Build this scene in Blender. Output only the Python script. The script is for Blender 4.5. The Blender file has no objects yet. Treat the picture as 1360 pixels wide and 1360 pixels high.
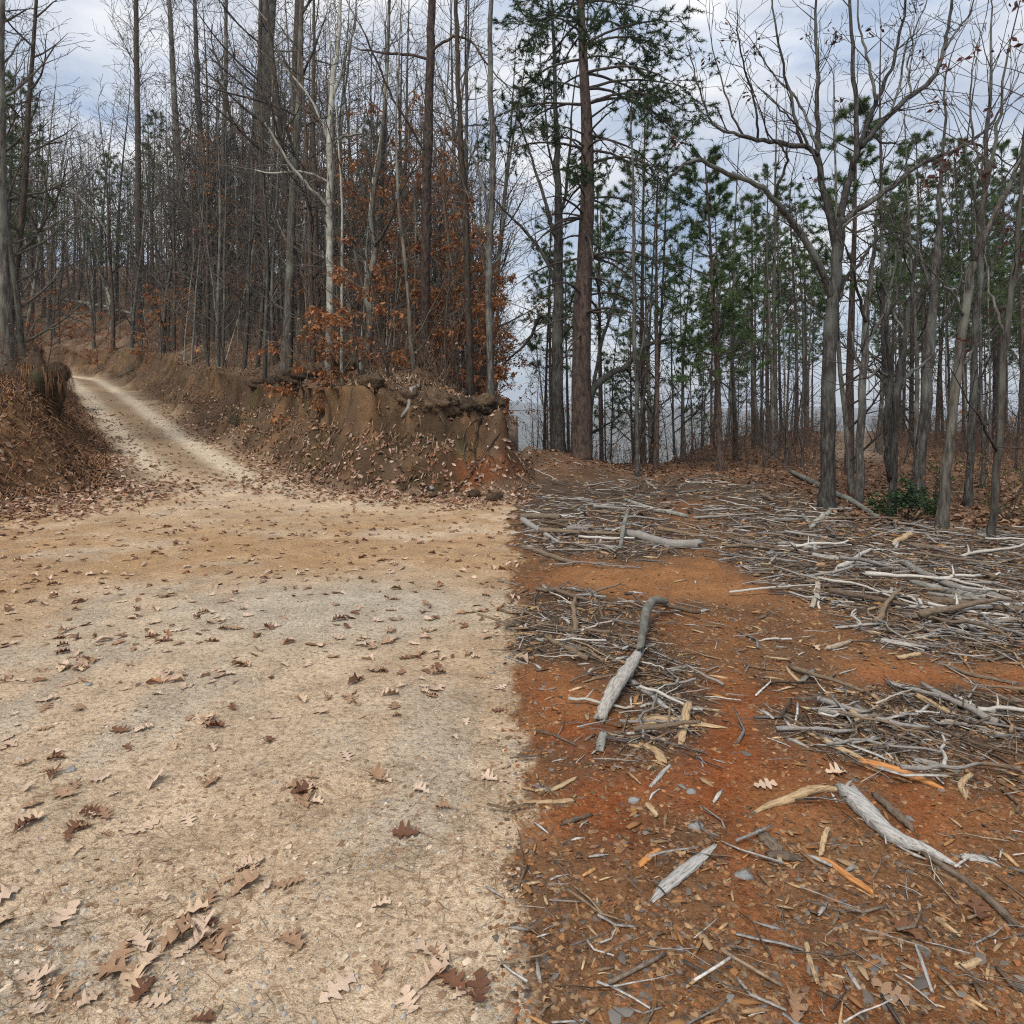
import bpy, math, random
import numpy as np

# ------------------------------------------------------------------ camera, sky, sun, exposure
SC = bpy.context.scene
COL = SC.collection
FPX, HOR, EYE = 875.0, 550.0, 1.6          # focal length and horizon in photo pixels, eye height in metres
cam_d = bpy.data.cameras.new('camera')
cam_d.sensor_width = 36.0
cam_d.lens = 36.0 * FPX / 1360.0
cam_d.shift_y = -(680.0 - HOR) / 1360.0
cam_d.clip_start = 0.05
cam_d.clip_end = 9000.0
cam = bpy.data.objects.new('camera', cam_d)
cam.location = (0, 0, EYE)
cam.rotation_euler = (math.radians(90), 0, 0)
COL.objects.link(cam)
SC.camera = cam

SUN_EL, SUN_AZ = math.radians(52), math.radians(205)     # azimuth clockwise from +Y: behind and left
world = bpy.data.worlds.new('World')
SC.world = world
world.use_nodes = True
wn, wl = world.node_tree.nodes, world.node_tree.links
wn.clear()
w_out = wn.new('ShaderNodeOutputWorld')
w_bg = wn.new('ShaderNodeBackground')
w_bg.inputs['Strength'].default_value = 0.105
w_sky = wn.new('ShaderNodeTexSky')
w_sky.sky_type = 'NISHITA'
w_sky.sun_disc = False
w_sky.sun_elevation = SUN_EL
w_sky.sun_rotation = SUN_AZ
w_sky.air_density = 1.0
w_sky.dust_density = 2.0
w_tc = wn.new('ShaderNodeTexCoord')
w_map = wn.new('ShaderNodeMapping')
w_map.inputs['Scale'].default_value = (1.0, 1.0, 2.6)
w_map.inputs['Location'].default_value = (0.35, 0.2, 0.1)
w_noise = wn.new('ShaderNodeTexNoise')
w_noise.inputs['Scale'].default_value = 2.1
w_noise.inputs['Detail'].default_value = 7
w_noise.inputs['Roughness'].default_value = 0.55
w_noise.inputs['Distortion'].default_value = 0.35
w_ramp = wn.new('ShaderNodeValToRGB')
w_ramp.color_ramp.elements[0].position = 0.36
w_ramp.color_ramp.elements[0].color = (0.34, 0.34, 0.34, 1)
w_ramp.color_ramp.elements[1].position = 0.64
w_ramp.color_ramp.elements[1].color = (1, 1, 1, 1)
w_noise2 = wn.new('ShaderNodeTexNoise')
w_noise2.inputs['Scale'].default_value = 4.6
w_noise2.inputs['Detail'].default_value = 6
w_ramp2 = wn.new('ShaderNodeValToRGB')
w_ramp2.color_ramp.elements[0].position = 0.35
w_ramp2.color_ramp.elements[0].color = (3.7, 4.5, 5.9, 1)
w_ramp2.color_ramp.elements[1].position = 0.68
w_ramp2.color_ramp.elements[1].color = (9.0, 8.8, 8.5, 1)
w_mix = wn.new('ShaderNodeMix')
w_mix.data_type = 'RGBA'
wl.new(w_tc.outputs['Generated'], w_map.inputs['Vector'])
wl.new(w_map.outputs['Vector'], w_noise.inputs['Vector'])
wl.new(w_map.outputs['Vector'], w_noise2.inputs['Vector'])
wl.new(w_noise.outputs['Fac'], w_ramp.inputs['Fac'])
wl.new(w_noise2.outputs['Fac'], w_ramp2.inputs['Fac'])
wl.new(w_ramp.outputs['Color'], w_mix.inputs['Factor'])
wl.new(w_sky.outputs['Color'], w_mix.inputs['A'])
wl.new(w_ramp2.outputs['Color'], w_mix.inputs['B'])
wl.new(w_mix.outputs['Result'], w_bg.inputs['Color'])
wl.new(w_bg.outputs['Background'], w_out.inputs['Surface'])

sun_d = bpy.data.lights.new('sun', 'SUN')
sun_d.energy = 2.5
sun_d.angle = math.radians(18)
sun_d.color = (1.0, 0.95, 0.87)
sun = bpy.data.objects.new('sun', sun_d)
sun.rotation_euler = (math.radians(90) - SUN_EL, 0, math.pi - SUN_AZ)
sun.location = (0, 0, 40)
COL.objects.link(sun)

SC.view_settings.view_transform = 'Standard'
SC.view_settings.look = 'None'
SC.view_settings.gamma = 1.0
SC.view_settings.exposure = 0.4
SC.cycles.max_bounces = 3
SC.cycles.use_denoising = False
SC.cycles.filter_width = 1.15
SC.cycles.diffuse_bounces = 2
SC.cycles.glossy_bounces = 1
SC.cycles.transparent_max_bounces = 4

# ------------------------------------------------------------------ numeric helpers
RNG = np.random.default_rng(11)
R = random.Random(7)

def hash2(ix, iy, seed):
    h = (ix.astype(np.int64) * 374761393 + iy.astype(np.int64) * 668265263 + seed * 974711) & 0xFFFFFFFF
    h = ((h ^ (h >> 13)) * 1274126177) & 0xFFFFFFFF
    return ((h ^ (h >> 16)) & 0xFFFF) / 65535.0

def vnoise(x, y, seed=0):
    x = np.asarray(x, float); y = np.asarray(y, float)
    ix = np.floor(x); iy = np.floor(y)
    fx = x - ix; fy = y - iy
    fx = fx * fx * (3 - 2 * fx); fy = fy * fy * (3 - 2 * fy)
    a = hash2(ix, iy, seed); b = hash2(ix + 1, iy, seed)
    c = hash2(ix, iy + 1, seed); d = hash2(ix + 1, iy + 1, seed)
    return (a + (b - a) * fx) * (1 - fy) + (c + (d - c) * fx) * fy

def fbm(x, y, seed=0, oct=4, gain=0.5):
    s = 0.0; a = 1.0; t = 0.0
    for k in range(oct):
        s = s + a * vnoise(x * 2 ** k + 17.3 * k, y * 2 ** k - 9.1 * k, seed + k)
        t += a; a *= gain
    return s / t

def sstep(a, b, x):
    t = np.clip((x - a) / (b - a), 0, 1)
    return t * t * (3 - 2 * t)

# ------------------------------------------------------------------ terrain function
# foot of the cut bank beyond the road, from the spur's end beside the clearing round to the far bend
BASE_R = np.array([(2.2, 140), (0.95, 60), (0.75, 30), (0.62, 16), (0.42, 13.6), (-0.6, 12.75), (-2.0, 12.6), (-4.4, 13.8),
                   (-6.8, 17.0), (-9.8, 21.0), (-18.5, 33.0), (-25.0, 41.5), (-30, 45), (-38, 46.5), (-140, 48)], float)
# foot of the bank on the near side of the road
BASE_L = np.array([(-40, 3.0), (-12.0, 7.6), (-8.4, 9.6), (-7.5, 12.2), (-10.4, 17.0), (-13.2, 20.8), (-20, 30.2), (-26.5, 38.5),
                   (-31, 41), (-38, 42), (-140, 43)], float)

def poly_sd(x, y, P):
    """distance to polyline, positive on the right-hand side of its direction"""
    best = np.full(np.shape(x), 1e9); sg = np.zeros(np.shape(x))
    for a, b in zip(P[:-1], P[1:]):
        dx, dy = b - a
        L2 = dx * dx + dy * dy
        t = np.clip(((x - a[0]) * dx + (y - a[1]) * dy) / L2, 0, 1)
        ex = x - (a[0] + t * dx); ey = y - (a[1] + t * dy)
        d = np.hypot(ex, ey)
        cr = dx * (y - a[1]) - dy * (x - a[0])
        m = d < best - 1e-9
        best = np.where(m, d, best)
        sg = np.where(m, np.sign(-cr), sg)
    return best * sg

def tR(x, y):
    return poly_sd(x, y, BASE_R)
def tL(x, y):
    return -poly_sd(x, y, BASE_L)

def bank_t(x, y):
    t = tR(x, y)
    t = t + ((fbm(x * 0.9, y * 0.9, 5, 4, 0.62) - 0.5) * 1.1 + (fbm(x * 3.2, y * 3.2, 6, 4, 0.6) - 0.5) * 0.55) * sstep(0.25, 1.4, -x)
    back = np.maximum(y - 14.6, 0)
    lim = 0.9 + 0.5 * back
    near_end = sstep(-lim, -0.1 * lim, x)
    w = 1.75 * (1 - near_end) + (0.055 * y + 0.34 * back) * near_end
    return t, w

def terrain(x, y, detail=True):
    x = np.asarray(x, float); y = np.asarray(y, float)
    s = (x + 4) * -0.585 + (y - 10) * 0.811
    zr = 0.103 * 1.5 * np.log1p(np.exp(np.clip((s - 1.5) / 1.5, -30, 30)))
    zr = np.minimum(zr, 4.6)
    z = zr * sstep(0.0, 2.2, -x + 0.0)
    # cut bank beyond the road
    t, w = bank_t(x, y)
    hb = 1.72 + 0.55 * (fbm(x * 0.28, y * 0.28, 9, 2) - 0.5) * 2 * sstep(0.3, 2.0, -x)
    q = np.clip(t / w, 0, 1)
    face = np.where(q < 0.62, 0.52 * (q / 0.62) ** 0.85, 0.52 + 0.48 * sstep(0.62, 0.84, q))
    tt = np.maximum(t - w, 0)
    hill = 0.33 * tt
    hill = np.where(hill > 8, 8 + 5 * (1 - np.exp(-(hill - 8) / 5)), hill)
    hill = hill + 0.05 * np.maximum(y - 18, 0) * sstep(0, 6, tt)
    z = z + np.where(t > 0, hb * face + hill, 0)
    # near-side bank
    t2 = tL(x, y)
    t2 = t2 + (fbm(x * 0.9, y * 0.9, 25, 3) - 0.5) * 0.7
    z = z + np.where(t2 > 0, 1.55 * sstep(0, 1.9, t2) + np.minimum(0.16 * np.maximum(t2 - 1.2, 0), 6), 0)
    # clearing side: low mound, then the ground falls into the valley
    rx = x / np.maximum(y, 0.5)
    rgt = sstep(-0.2, 0.4, x - 0.01 * y)
    z = z + rgt * 0.62 * np.exp(-((x - 0.7) / 2.0) ** 2 - ((y - 17.6) / 2.8) ** 2)
    drop = 0.26 * np.maximum(y - 21.5 - 40 * sstep(0.22, 0.42, rx), 0)
    z = z - rgt * 24 * (1 - np.exp(-drop / 24))
    if detail:
        on_road = sstep(0.0, -1.0, t) * sstep(0.0, -1.0, t2)
        rough = 0.035 + 0.13 * (1 - on_road) * sstep(0.3, -0.3, x - 0.02 * y)
        z = z + (fbm(x * 0.9, y * 0.9, 40, 4) - 0.5) * rough * 2
        z = z + (fbm(x * 5, y * 5, 50, 3) - 0.5) * (0.018 + 0.03 * rgt)
        # wheel tracks up the road
        c = poly_sd(x, y, BASE_R)
        tr = np.exp(-((c + 1.15) / 0.3) ** 2) + np.exp(-((c + 2.75) / 0.3) ** 2)
        z = z - 0.05 * tr * sstep(11, 15, y) * on_road
    return z

def H1(x, y):
    return float(terrain(np.array([x]), np.array([y]))[0])

def unproj(u, v, dmax=110.0):
    """ground point seen at a photo pixel"""
    ys = np.geomspace(1.0, dmax, 1400)
    xs = (u - 680) / FPX * ys
    zs = EYE - (v - HOR) / FPX * ys
    g = terrain(xs, ys)
    hit = np.nonzero(zs <= g)[0]
    if len(hit) == 0:
        y = dmax
    else:
        i = hit[0]
        if i == 0:
            y = ys[0]
        else:
            a = zs[i - 1] - g[i - 1]; b = g[i] - zs[i]
            y = ys[i - 1] + (ys[i] - ys[i - 1]) * a / (a + b + 1e-9)
    x = (u - 680) / FPX * y
    return np.array([x, y, H1(x, y)])

def px_world(u, v, d):
    return ((u - 680) / FPX * d, d, EYE - (v - HOR) / FPX * d)

def to_px(x, y, z):
    return 680 + x / y * FPX, HOR - (z - EYE) / y * FPX

# ------------------------------------------------------------------ mesh helpers
def mesh_from(name, V, polys, col=None, smooth=False):
    """V (n,3); polys = list of int arrays (m,k), one array per polygon size; col (n,3) per vertex"""
    me = bpy.data.meshes.new(name)
    V = np.asarray(V, np.float32)
    polys = [np.asarray(p, np.int32) for p in polys if len(p)]
    me.vertices.add(len(V))
    me.vertices.foreach_set('co', V.ravel())
    idx = np.concatenate([p.ravel() for p in polys])
    tot = np.concatenate([np.full(len(p), p.shape[1], np.int32) for p in polys])
    st = np.concatenate([[0], np.cumsum(tot)[:-1]]).astype(np.int32)
    me.loops.add(len(idx))
    me.loops.foreach_set('vertex_index', idx)
    me.polygons.add(len(tot))
    me.polygons.foreach_set('loop_start', st)
    me.polygons.foreach_set('loop_total', tot)
    if smooth:
        me.polygons.foreach_set('use_smooth', np.ones(len(tot), bool))
    if col is not None:
        a = me.color_attributes.new('Col', 'FLOAT_COLOR', 'POINT')
        c = np.ones((len(V), 4), np.float32)
        c[:, :3] = col
        a.data.foreach_set('color', c.ravel())
    me.update(calc_edges=True)
    return me

def add_obj(name, me, mat=None, parent=None, loc=(0, 0, 0), label=None, cat=None, group=None, kind=None):
    o = bpy.data.objects.new(name, me)
    COL.objects.link(o)
    o.location = loc
    if mat is not None and me is not None and len(me.materials) == 0:
        me.materials.append(mat)
    if parent is not None:
        o.parent = parent
    if label: o['label'] = label
    if cat: o['category'] = cat
    if group: o['group'] = group
    if kind: o['kind'] = kind
    return o

def root(name, loc, label, cat, group=None, rz=0.0):
    o = add_obj(name, None, loc=loc, label=label, cat=cat, group=group)
    o.rotation_euler = (0, 0, rz)
    o.empty_display_size = 0.2
    return o

class MB:
    """collects tubes and prisms"""
    def __init__(s):
        s.V = []; s.P = {3: [], 4: []}; s.n = 0; s.C = []
    def add(s, V, polys, col=None):
        V = np.asarray(V, float)
        for p in polys:
            p = np.asarray(p)
            if len(p):
                s.P[p.shape[1]].append(p + s.n)
        s.V.append(V); s.n += len(V)
        if col is not None:
            s.C.append(np.broadcast_to(np.asarray(col, float), (len(V), 3)))
    def tube(s, pts, rad, sides=7, cap=True, rough=0.0, flat=1.0, rng=None, col=None, flat_dir=None):
        pts = np.asarray(pts, float); n = len(pts)
        rad = np.asarray(rad, float)
        T = np.gradient(pts, axis=0)
        T /= np.linalg.norm(T, axis=1)[:, None] + 1e-9
        ref = np.array([0.0, 0, 1]) if abs(T[0, 2]) < 0.8 else np.array([1.0, 0, 0])
        A = np.cross(T, ref); A /= np.linalg.norm(A, axis=1)[:, None] + 1e-9
        B = np.cross(A, T)
        th = np.arange(sides) / sides * 2 * math.pi
        rr = rad[:, None] * np.ones(sides)[None, :]
        if rough and rng is not None:
            rr = rr * (1 + rough * (rng.random((n, sides)) - 0.5) * 2)
            rr = rr * (1 + rough * (rng.random(sides) - 0.5) * 2)[None, :]
        V = pts[:, None, :] + A[:, None, :] * (np.cos(th) * rr)[:, :, None] + B[:, None, :] * (np.sin(th) * rr * flat)[:, :, None]
        V = V.reshape(-1, 3)
        i = np.arange(n - 1)[:, None] * sides; j = np.arange(sides)[None, :]; k = (j + 1) % sides
        Q = np.stack([i + j, i + k, i + k + sides, i + j + sides], -1).reshape(-1, 4)
        tri = np.zeros((0, 3), int)
        if cap:
            V = np.vstack([V, pts[0], pts[-1]])
            a = n * sides
            jj = np.arange(sides); kk = (jj + 1) % sides
            t0 = np.stack([np.full(sides, a), kk, jj], -1)
            t1 = np.stack([np.full(sides, a + 1), (n - 1) * sides + jj, (n - 1) * sides + kk], -1)
            tri = np.vstack([t0, t1])
        s.add(V, [Q, tri], col)
    def segs(s, S, sides=3):
        """S (m,8): p0 p1 r0 r1 -> open prisms"""
        S = np.asarray(S, float)
        if len(S) == 0: return
        p0, p1 = S[:, :3], S[:, 3:6]
        T = p1 - p0; T /= np.linalg.norm(T, axis=1)[:, None] + 1e-9
        ref = np.where(np.abs(T[:, 2:3]) < 0.8, np.array([[0, 0, 1.0]]), np.array([[1.0, 0, 0]]))
        A = np.cross(T, ref); A /= np.linalg.norm(A, axis=1)[:, None] + 1e-9
        B = np.cross(A, T)
        th = np.arange(sides) / sides * 2 * math.pi
        c, sn = np.cos(th), np.sin(th)
        off = A[:, None, :] * c[None, :, None] + B[:, None, :] * sn[None, :, None]
        V = np.concatenate([p0[:, None, :] + off * S[:, 6][:, None, None], p1[:, None, :] + off * S[:, 7][:, None, None]], 1)
        m = len(S)
        base = (np.arange(m) * 2 * sides)[:, None]
        j = np.arange(sides); k = (j + 1) % sides
        Q = np.stack([j, k, k + sides, j + sides], -1)
        Q = (base[:, :, None] + Q[None]).reshape(-1, 4)
        s.add(V.reshape(-1, 3), [Q])
    def mesh(s, name, smooth=True):
        V = np.concatenate(s.V)
        polys = [np.concatenate(p) for p in (s.P[3], s.P[4]) if p]
        col = np.concatenate(s.C) if s.C else None
        return mesh_from(name, V, polys, col, smooth)

def rotz(a):
    c, s = np.cos(a), np.sin(a)
    z = np.zeros_like(c); o = np.ones_like(c)
    return np.stack([np.stack([c, -s, z], -1), np.stack([s, c, z], -1), np.stack([z, z, o], -1)], -2)

def rot_axis(ax, a):
    """rotation matrices about unit axes ax (n,3)"""
    c = np.cos(a)[:, None, None]; s = np.sin(a)[:, None, None]
    K = np.zeros((len(a), 3, 3))
    K[:, 0, 1] = -ax[:, 2]; K[:, 0, 2] = ax[:, 1]; K[:, 1, 0] = ax[:, 2]
    K[:, 1, 2] = -ax[:, 0]; K[:, 2, 0] = -ax[:, 1]; K[:, 2, 1] = ax[:, 0]
    return np.eye(3)[None] * c + K * s + ax[:, :, None] * ax[:, None, :] * (1 - c)

def ground_rot(x, y, yaw, tilt, rng):
    """matrices that lay a piece on the ground with a yaw and a random tilt (radians)"""
    e = 0.08
    gx = (terrain(x + e, y, False) - terrain(x - e, y, False)) / (2 * e)
    gy = (terrain(x, y + e, False) - terrain(x, y - e, False)) / (2 * e)
    n = np.stack([-gx, -gy, np.ones_like(gx)], -1)
    n /= np.linalg.norm(n, axis=1)[:, None]
    ax = np.stack([-n[:, 1], n[:, 0], np.zeros(len(n))], -1)
    l = np.linalg.norm(ax, axis=1)
    ax = np.where(l[:, None] > 1e-5, ax / np.maximum(l, 1e-5)[:, None], np.array([1.0, 0, 0]))
    A = rot_axis(ax, np.arccos(np.clip(n[:, 2], -1, 1)))
    az = rng.random(len(x)) * 6.283
    ax2 = np.stack([np.cos(az), np.sin(az), np.zeros(len(x))], -1)
    return A @ rot_axis(ax2, tilt) @ rotz(yaw)

def scatter(name, bases, pos, rot, scale, col, mat, label, cat, smooth=False, kind='stuff', var=None):
    """bases: list of (V, tris); every piece is real geometry joined into one object"""
    n = len(pos)
    which = np.arange(n) % len(bases) if var is None else var
    VV, FF, CC = [], [], []; off = 0
    for b, (V, T) in enumerate(bases):
        m = np.nonzero(which == b)[0]
        if len(m) == 0: continue
        sc = scale[m]
        if sc.ndim == 1: sc = np.repeat(sc[:, None], 3, 1)
        L = V[None] * sc[:, None, :]
        W = np.einsum('nij,nkj->nki', rot[m], L) + pos[m][:, None, :]
        k = len(V)
        F = (np.arange(len(m)) * k)[:, None, None] + T[None] + off
        VV.append(W.reshape(-1, 3)); FF.append(F.reshape(-1, T.shape[1]))
        CC.append(np.repeat(col[m], k, 0)); off += len(m) * k
    me = mesh_from(name, np.concatenate(VV), [np.concatenate(FF)], np.concatenate(CC), smooth)
    return add_obj(name, me, mat, label=label, cat=cat, kind=kind)

# ------------------------------------------------------------------ materials
def new_mat(name):
    m = bpy.data.materials.new(name)
    m.use_nodes = True
    nt = m.node_tree
    b = nt.nodes['Principled BSDF']
    b.inputs['Roughness'].default_value = 0.9
    b.inputs['Specular IOR Level'].default_value = 0.2
    return m, nt, b

def N(nt, t, **kw):
    n = nt.nodes.new(t)
    for k, v in kw.items():
        if k in n.inputs: n.inputs[k].default_value = v
        else: setattr(n, k, v)
    return n

def ramp(nt, stops):
    r = nt.nodes.new('ShaderNodeValToRGB')
    e = r.color_ramp.elements
    while len(e) < len(stops): e.new(0.5)
    for k, (p, c) in enumerate(stops):
        e[k].position = p
        e[k].color = (*c, 1) if len(c) == 3 else c
    return r

def mixc(nt, fac, a, b, mode='MIX'):
    m = nt.nodes.new('ShaderNodeMix'); m.data_type = 'RGBA'; m.blend_type = mode
    for s, v in (('Factor', fac), ('A', a), ('B', b)):
        if hasattr(v, 'is_linked') or hasattr(v, 'links'):
            nt.links.new(v, m.inputs[s])
        elif s == 'Factor': m.inputs[s].default_value = v
        else: m.inputs[s].default_value = (*v, 1)
    return m.outputs['Result']

def bark_mat(name, c1, c2, c3, lichen=None, stretch=(9, 9, 1.6), bump=0.6):
    m, nt, b = new_mat(name)
    tc = N(nt, 'ShaderNodeTexCoord'); oi = N(nt, 'ShaderNodeObjectInfo')
    mp = N(nt, 'ShaderNodeMapping'); mp.inputs['Scale'].default_value = stretch
    nt.links.new(tc.outputs['Object'], mp.inputs['Vector'])
    off = N(nt, 'ShaderNodeVectorMath', operation='SCALE'); off.inputs[0].default_value = (13, 7, 29)
    nt.links.new(oi.outputs['Random'], off.inputs['Scale'])
    nt.links.new(off.outputs[0], mp.inputs['Location'])
    n1 = N(nt, 'ShaderNodeTexNoise', Scale=2.2, Detail=6.0, Roughness=0.65)
    nt.links.new(mp.outputs['Vector'], n1.inputs['Vector'])
    r1 = ramp(nt, [(0.34, c1), (0.52, c2), (0.7, c3)])
    nt.links.new(n1.outputs['Fac'], r1.inputs['Fac'])
    colr = r1.outputs['Color']
    if lichen:
        n2 = N(nt, 'ShaderNodeTexNoise', Scale=1.1, Detail=3.0)
        nt.links.new(tc.outputs['Object'], n2.inputs['Vector'])
        r2 = ramp(nt, [(0.5, (0, 0, 0)), (0.66, (0.75, 0.75, 0.75))])
        nt.links.new(n2.outputs['Fac'], r2.inputs['Fac'])
        colr = mixc(nt, r2.outputs['Color'], colr, lichen)
    hs = N(nt, 'ShaderNodeHueSaturation')
    mr = N(nt, 'ShaderNodeMapRange'); mr.inputs['To Min'].default_value = 0.6; mr.inputs['To Max'].default_value = 1.35
    nt.links.new(oi.outputs['Random'], mr.inputs['Value'])
    nt.links.new(mr.outputs['Result'], hs.inputs['Value'])
    nt.links.new(colr, hs.inputs['Color'])
    nt.links.new(hs.outputs['Color'], b.inputs['Base Color'])
    bp = N(nt, 'ShaderNodeBump', Strength=bump, Distance=0.03)
    nt.links.new(n1.outputs['Fac'], bp.inputs['Height'])
    nt.links.new(bp.outputs['Normal'], b.inputs['Normal'])
    return m

def col_mat(name, nscale=30.0, amount=0.45, rough=0.85, trans=0.0, bump=0.0, jitter=False):
    """colour comes from each piece's own colour attribute, with fine mottling"""
    m, nt, b = new_mat(name)
    b.inputs['Roughness'].default_value = rough
    at = N(nt, 'ShaderNodeAttribute'); at.attribute_name = 'Col'
    tc = N(nt, 'ShaderNodeTexCoord')
    n1 = N(nt, 'ShaderNodeTexNoise', Scale=nscale, Detail=4.0, Roughness=0.6)
    nt.links.new(tc.outputs['Object'], n1.inputs['Vector'])
    r1 = ramp(nt, [(0.3, (1 - amount,) * 3), (0.7, (1 + amount * 0.6,) * 3)])
    nt.links.new(n1.outputs['Fac'], r1.inputs['Fac'])
    c = mixc(nt, 1.0, at.outputs['Color'], r1.outputs['Color'], 'MULTIPLY')
    nt.links.new(c, b.inputs['Base Color'])
    if bump:
        bp = N(nt, 'ShaderNodeBump', Strength=bump, Distance=0.01)
        nt.links.new(n1.outputs['Fac'], bp.inputs['Height'])
        nt.links.new(bp.outputs['Normal'], b.inputs['Normal'])
    if trans:
        t = N(nt, 'ShaderNodeBsdfTranslucent')
        nt.links.new(c, t.inputs['Color'])
        ms = N(nt, 'ShaderNodeMixShader'); ms.inputs[0].default_value = trans
        nt.links.new(b.outputs[0], ms.inputs[1]); nt.links.new(t.outputs[0], ms.inputs[2])
        nt.links.new(ms.outputs[0], nt.nodes['Material Output'].inputs['Surface'])
    return m

def piece_mat(name, stops, nscale=14.0, stretch=(1, 1, 1), rough=0.85, bump=0.5, dark=(0.35, 0.33, 0.3)):
    """colour picked by the object's own random number; grain runs along local X"""
    m, nt, b = new_mat(name)
    b.inputs['Roughness'].default_value = rough
    oi = N(nt, 'ShaderNodeObjectInfo'); tc = N(nt, 'ShaderNodeTexCoord')
    r0 = ramp(nt, stops); r0.color_ramp.interpolation = 'LINEAR'
    nt.links.new(oi.outputs['Random'], r0.inputs['Fac'])
    mp = N(nt, 'ShaderNodeMapping'); mp.inputs['Scale'].default_value = stretch
    off = N(nt, 'ShaderNodeVectorMath', operation='SCALE'); off.inputs[0].default_value = (31, 17, 43)
    nt.links.new(oi.outputs['Random'], off.inputs['Scale'])
    nt.links.new(off.outputs[0], mp.inputs['Location'])
    nt.links.new(tc.outputs['Object'], mp.inputs['Vector'])
    n1 = N(nt, 'ShaderNodeTexNoise', Scale=nscale, Detail=6.0, Roughness=0.65)
    nt.links.new(mp.outputs['Vector'], n1.inputs['Vector'])
    r1 = ramp(nt, [(0.32, dark), (0.5, (0.9, 0.9, 0.9)), (0.7, (1.2, 1.18, 1.14))])
    nt.links.new(n1.outputs['Fac'], r1.inputs['Fac'])
    c = mixc(nt, 1.0, r0.outputs['Color'], r1.outputs['Color'], 'MULTIPLY')
    nt.links.new(c, b.inputs['Base Color'])
    bp = N(nt, 'ShaderNodeBump', Strength=bump, Distance=0.008)
    nt.links.new(n1.outputs['Fac'], bp.inputs['Height'])
    nt.links.new(bp.outputs['Normal'], b.inputs['Normal'])
    return m

def ground_mat():
    m, nt, b = new_mat('ground')
    b.inputs['Roughness'].default_value = 0.95
    b.inputs['Specular IOR Level'].default_value = 0.1
    at = N(nt, 'ShaderNodeAttribute'); at.attribute_name = 'Col'
    tc = N(nt, 'ShaderNodeTexCoord')
    def noise(scale, detail=5.0, rough=0.6):
        n = N(nt, 'ShaderNodeTexNoise', Scale=scale, Detail=detail, Roughness=rough)
        nt.links.new(tc.outputs['Object'], n.inputs['Vector'])
        return n
    na = noise(3.1); nb = noise(38.0, 5.0, 0.7); nc = noise(170.0, 3.0, 0.7)
    v1 = N(nt, 'ShaderNodeTexVoronoi', Scale=75.0)
    nt.links.new(tc.outputs['Object'], v1.inputs['Vector'])
    ra = ramp(nt, [(0.3, (0.78, 0.76, 0.74)), (0.7, (1.18, 1.17, 1.16))])
    nt.links.new(na.outputs['Fac'], ra.inputs['Fac'])
    rb = ramp(nt, [(0.34, (0.42, 0.37, 0.33)), (0.48, (1.0, 0.99, 0.98)), (0.68, (1.25, 1.25, 1.25))])
    nt.links.new(nb.outputs['Fac'], rb.inputs['Fac'])
    rc = ramp(nt, [(0.32, (0.55, 0.53, 0.5)), (0.52, (1, 1, 1)), (0.72, (1.25, 1.25, 1.25))])
    nt.links.new(nc.outputs['Fac'], rc.inputs['Fac'])
    c = mixc(nt, 1.0, at.outputs['Color'], ra.outputs['Color'], 'MULTIPLY')
    c = mixc(nt, 0.8, c, rb.outputs['Color'], 'MULTIPLY')
    c = mixc(nt, 0.8, c, rc.outputs['Color'], 'MULTIPLY')
    rv = ramp(nt, [(0.0, (0.85, 0.84, 0.83)), (1.0, (1.1, 1.1, 1.1))])
    nt.links.new(v1.outputs['Color'], rv.inputs['Fac'])
    c = mixc(nt, 0.7, c, rv.outputs['Color'], 'MULTIPLY')
    nt.links.new(c, b.inputs['Base Color'])
    ad = N(nt, 'ShaderNodeMath', operation='MULTIPLY_ADD'); ad.inputs[1].default_value = 0.35
    nt.links.new(nc.outputs['Fac'], ad.inputs[0]); nt.links.new(nb.outputs['Fac'], ad.inputs[2])
    nd = noise(9.0, 6.0, 0.7)
    ad2 = N(nt, 'ShaderNodeMath', operation='MULTIPLY_ADD'); ad2.inputs[1].default_value = 1.6
    nt.links.new(nd.outputs['Fac'], ad2.inputs[0]); nt.links.new(ad.outputs[0], ad2.inputs[2])
    bp = N(nt, 'ShaderNodeBump', Strength=0.8, Distance=0.03)
    nt.links.new(ad2.outputs[0], bp.inputs['Height'])
    nt.links.new(bp.outputs['Normal'], b.inputs['Normal'])
    return m

M_ground = ground_mat()
M_bark_grey = bark_mat('bark_grey', (0.030, 0.026, 0.021), (0.088, 0.078, 0.064), (0.17, 0.155, 0.13), (0.20, 0.21, 0.17))
M_bark_brown = bark_mat('bark_brown', (0.026, 0.019, 0.014), (0.070, 0.052, 0.038), (0.13, 0.10, 0.075))
M_bark_pale = bark_mat('bark_pale', (0.12, 0.11, 0.09), (0.24, 0.23, 0.195), (0.36, 0.35, 0.31), (0.33, 0.35, 0.29), (3, 3, 2.0), 0.25)
M_bark_pine = bark_mat('bark_pine', (0.022, 0.016, 0.013), (0.068, 0.048, 0.039), (0.13, 0.088, 0.068), None, (7, 7, 2.6), 0.9)
M_bark_oak = bark_mat('bark_oak', (0.018, 0.016, 0.014), (0.066, 0.060, 0.053), (0.155, 0.145, 0.13), (0.17, 0.18, 0.155), (11, 11, 2.2), 0.9)
M_twig = bark_mat('twig', (0.06, 0.05, 0.04), (0.115, 0.098, 0.078), (0.19, 0.165, 0.135), None, (3, 3, 3), 0.2)
M_twig_dark = bark_mat('twig_dark', (0.026, 0.021, 0.017), (0.052, 0.043, 0.036), (0.10, 0.085, 0.07), None, (3, 3, 3), 0.2)
M_needle = col_mat('needle', 3.0, 0.25, 0.6, 0.28)
M_rustleaf = col_mat('rust_leaf', 8.0, 0.3, 0.7, 0.3)
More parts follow.
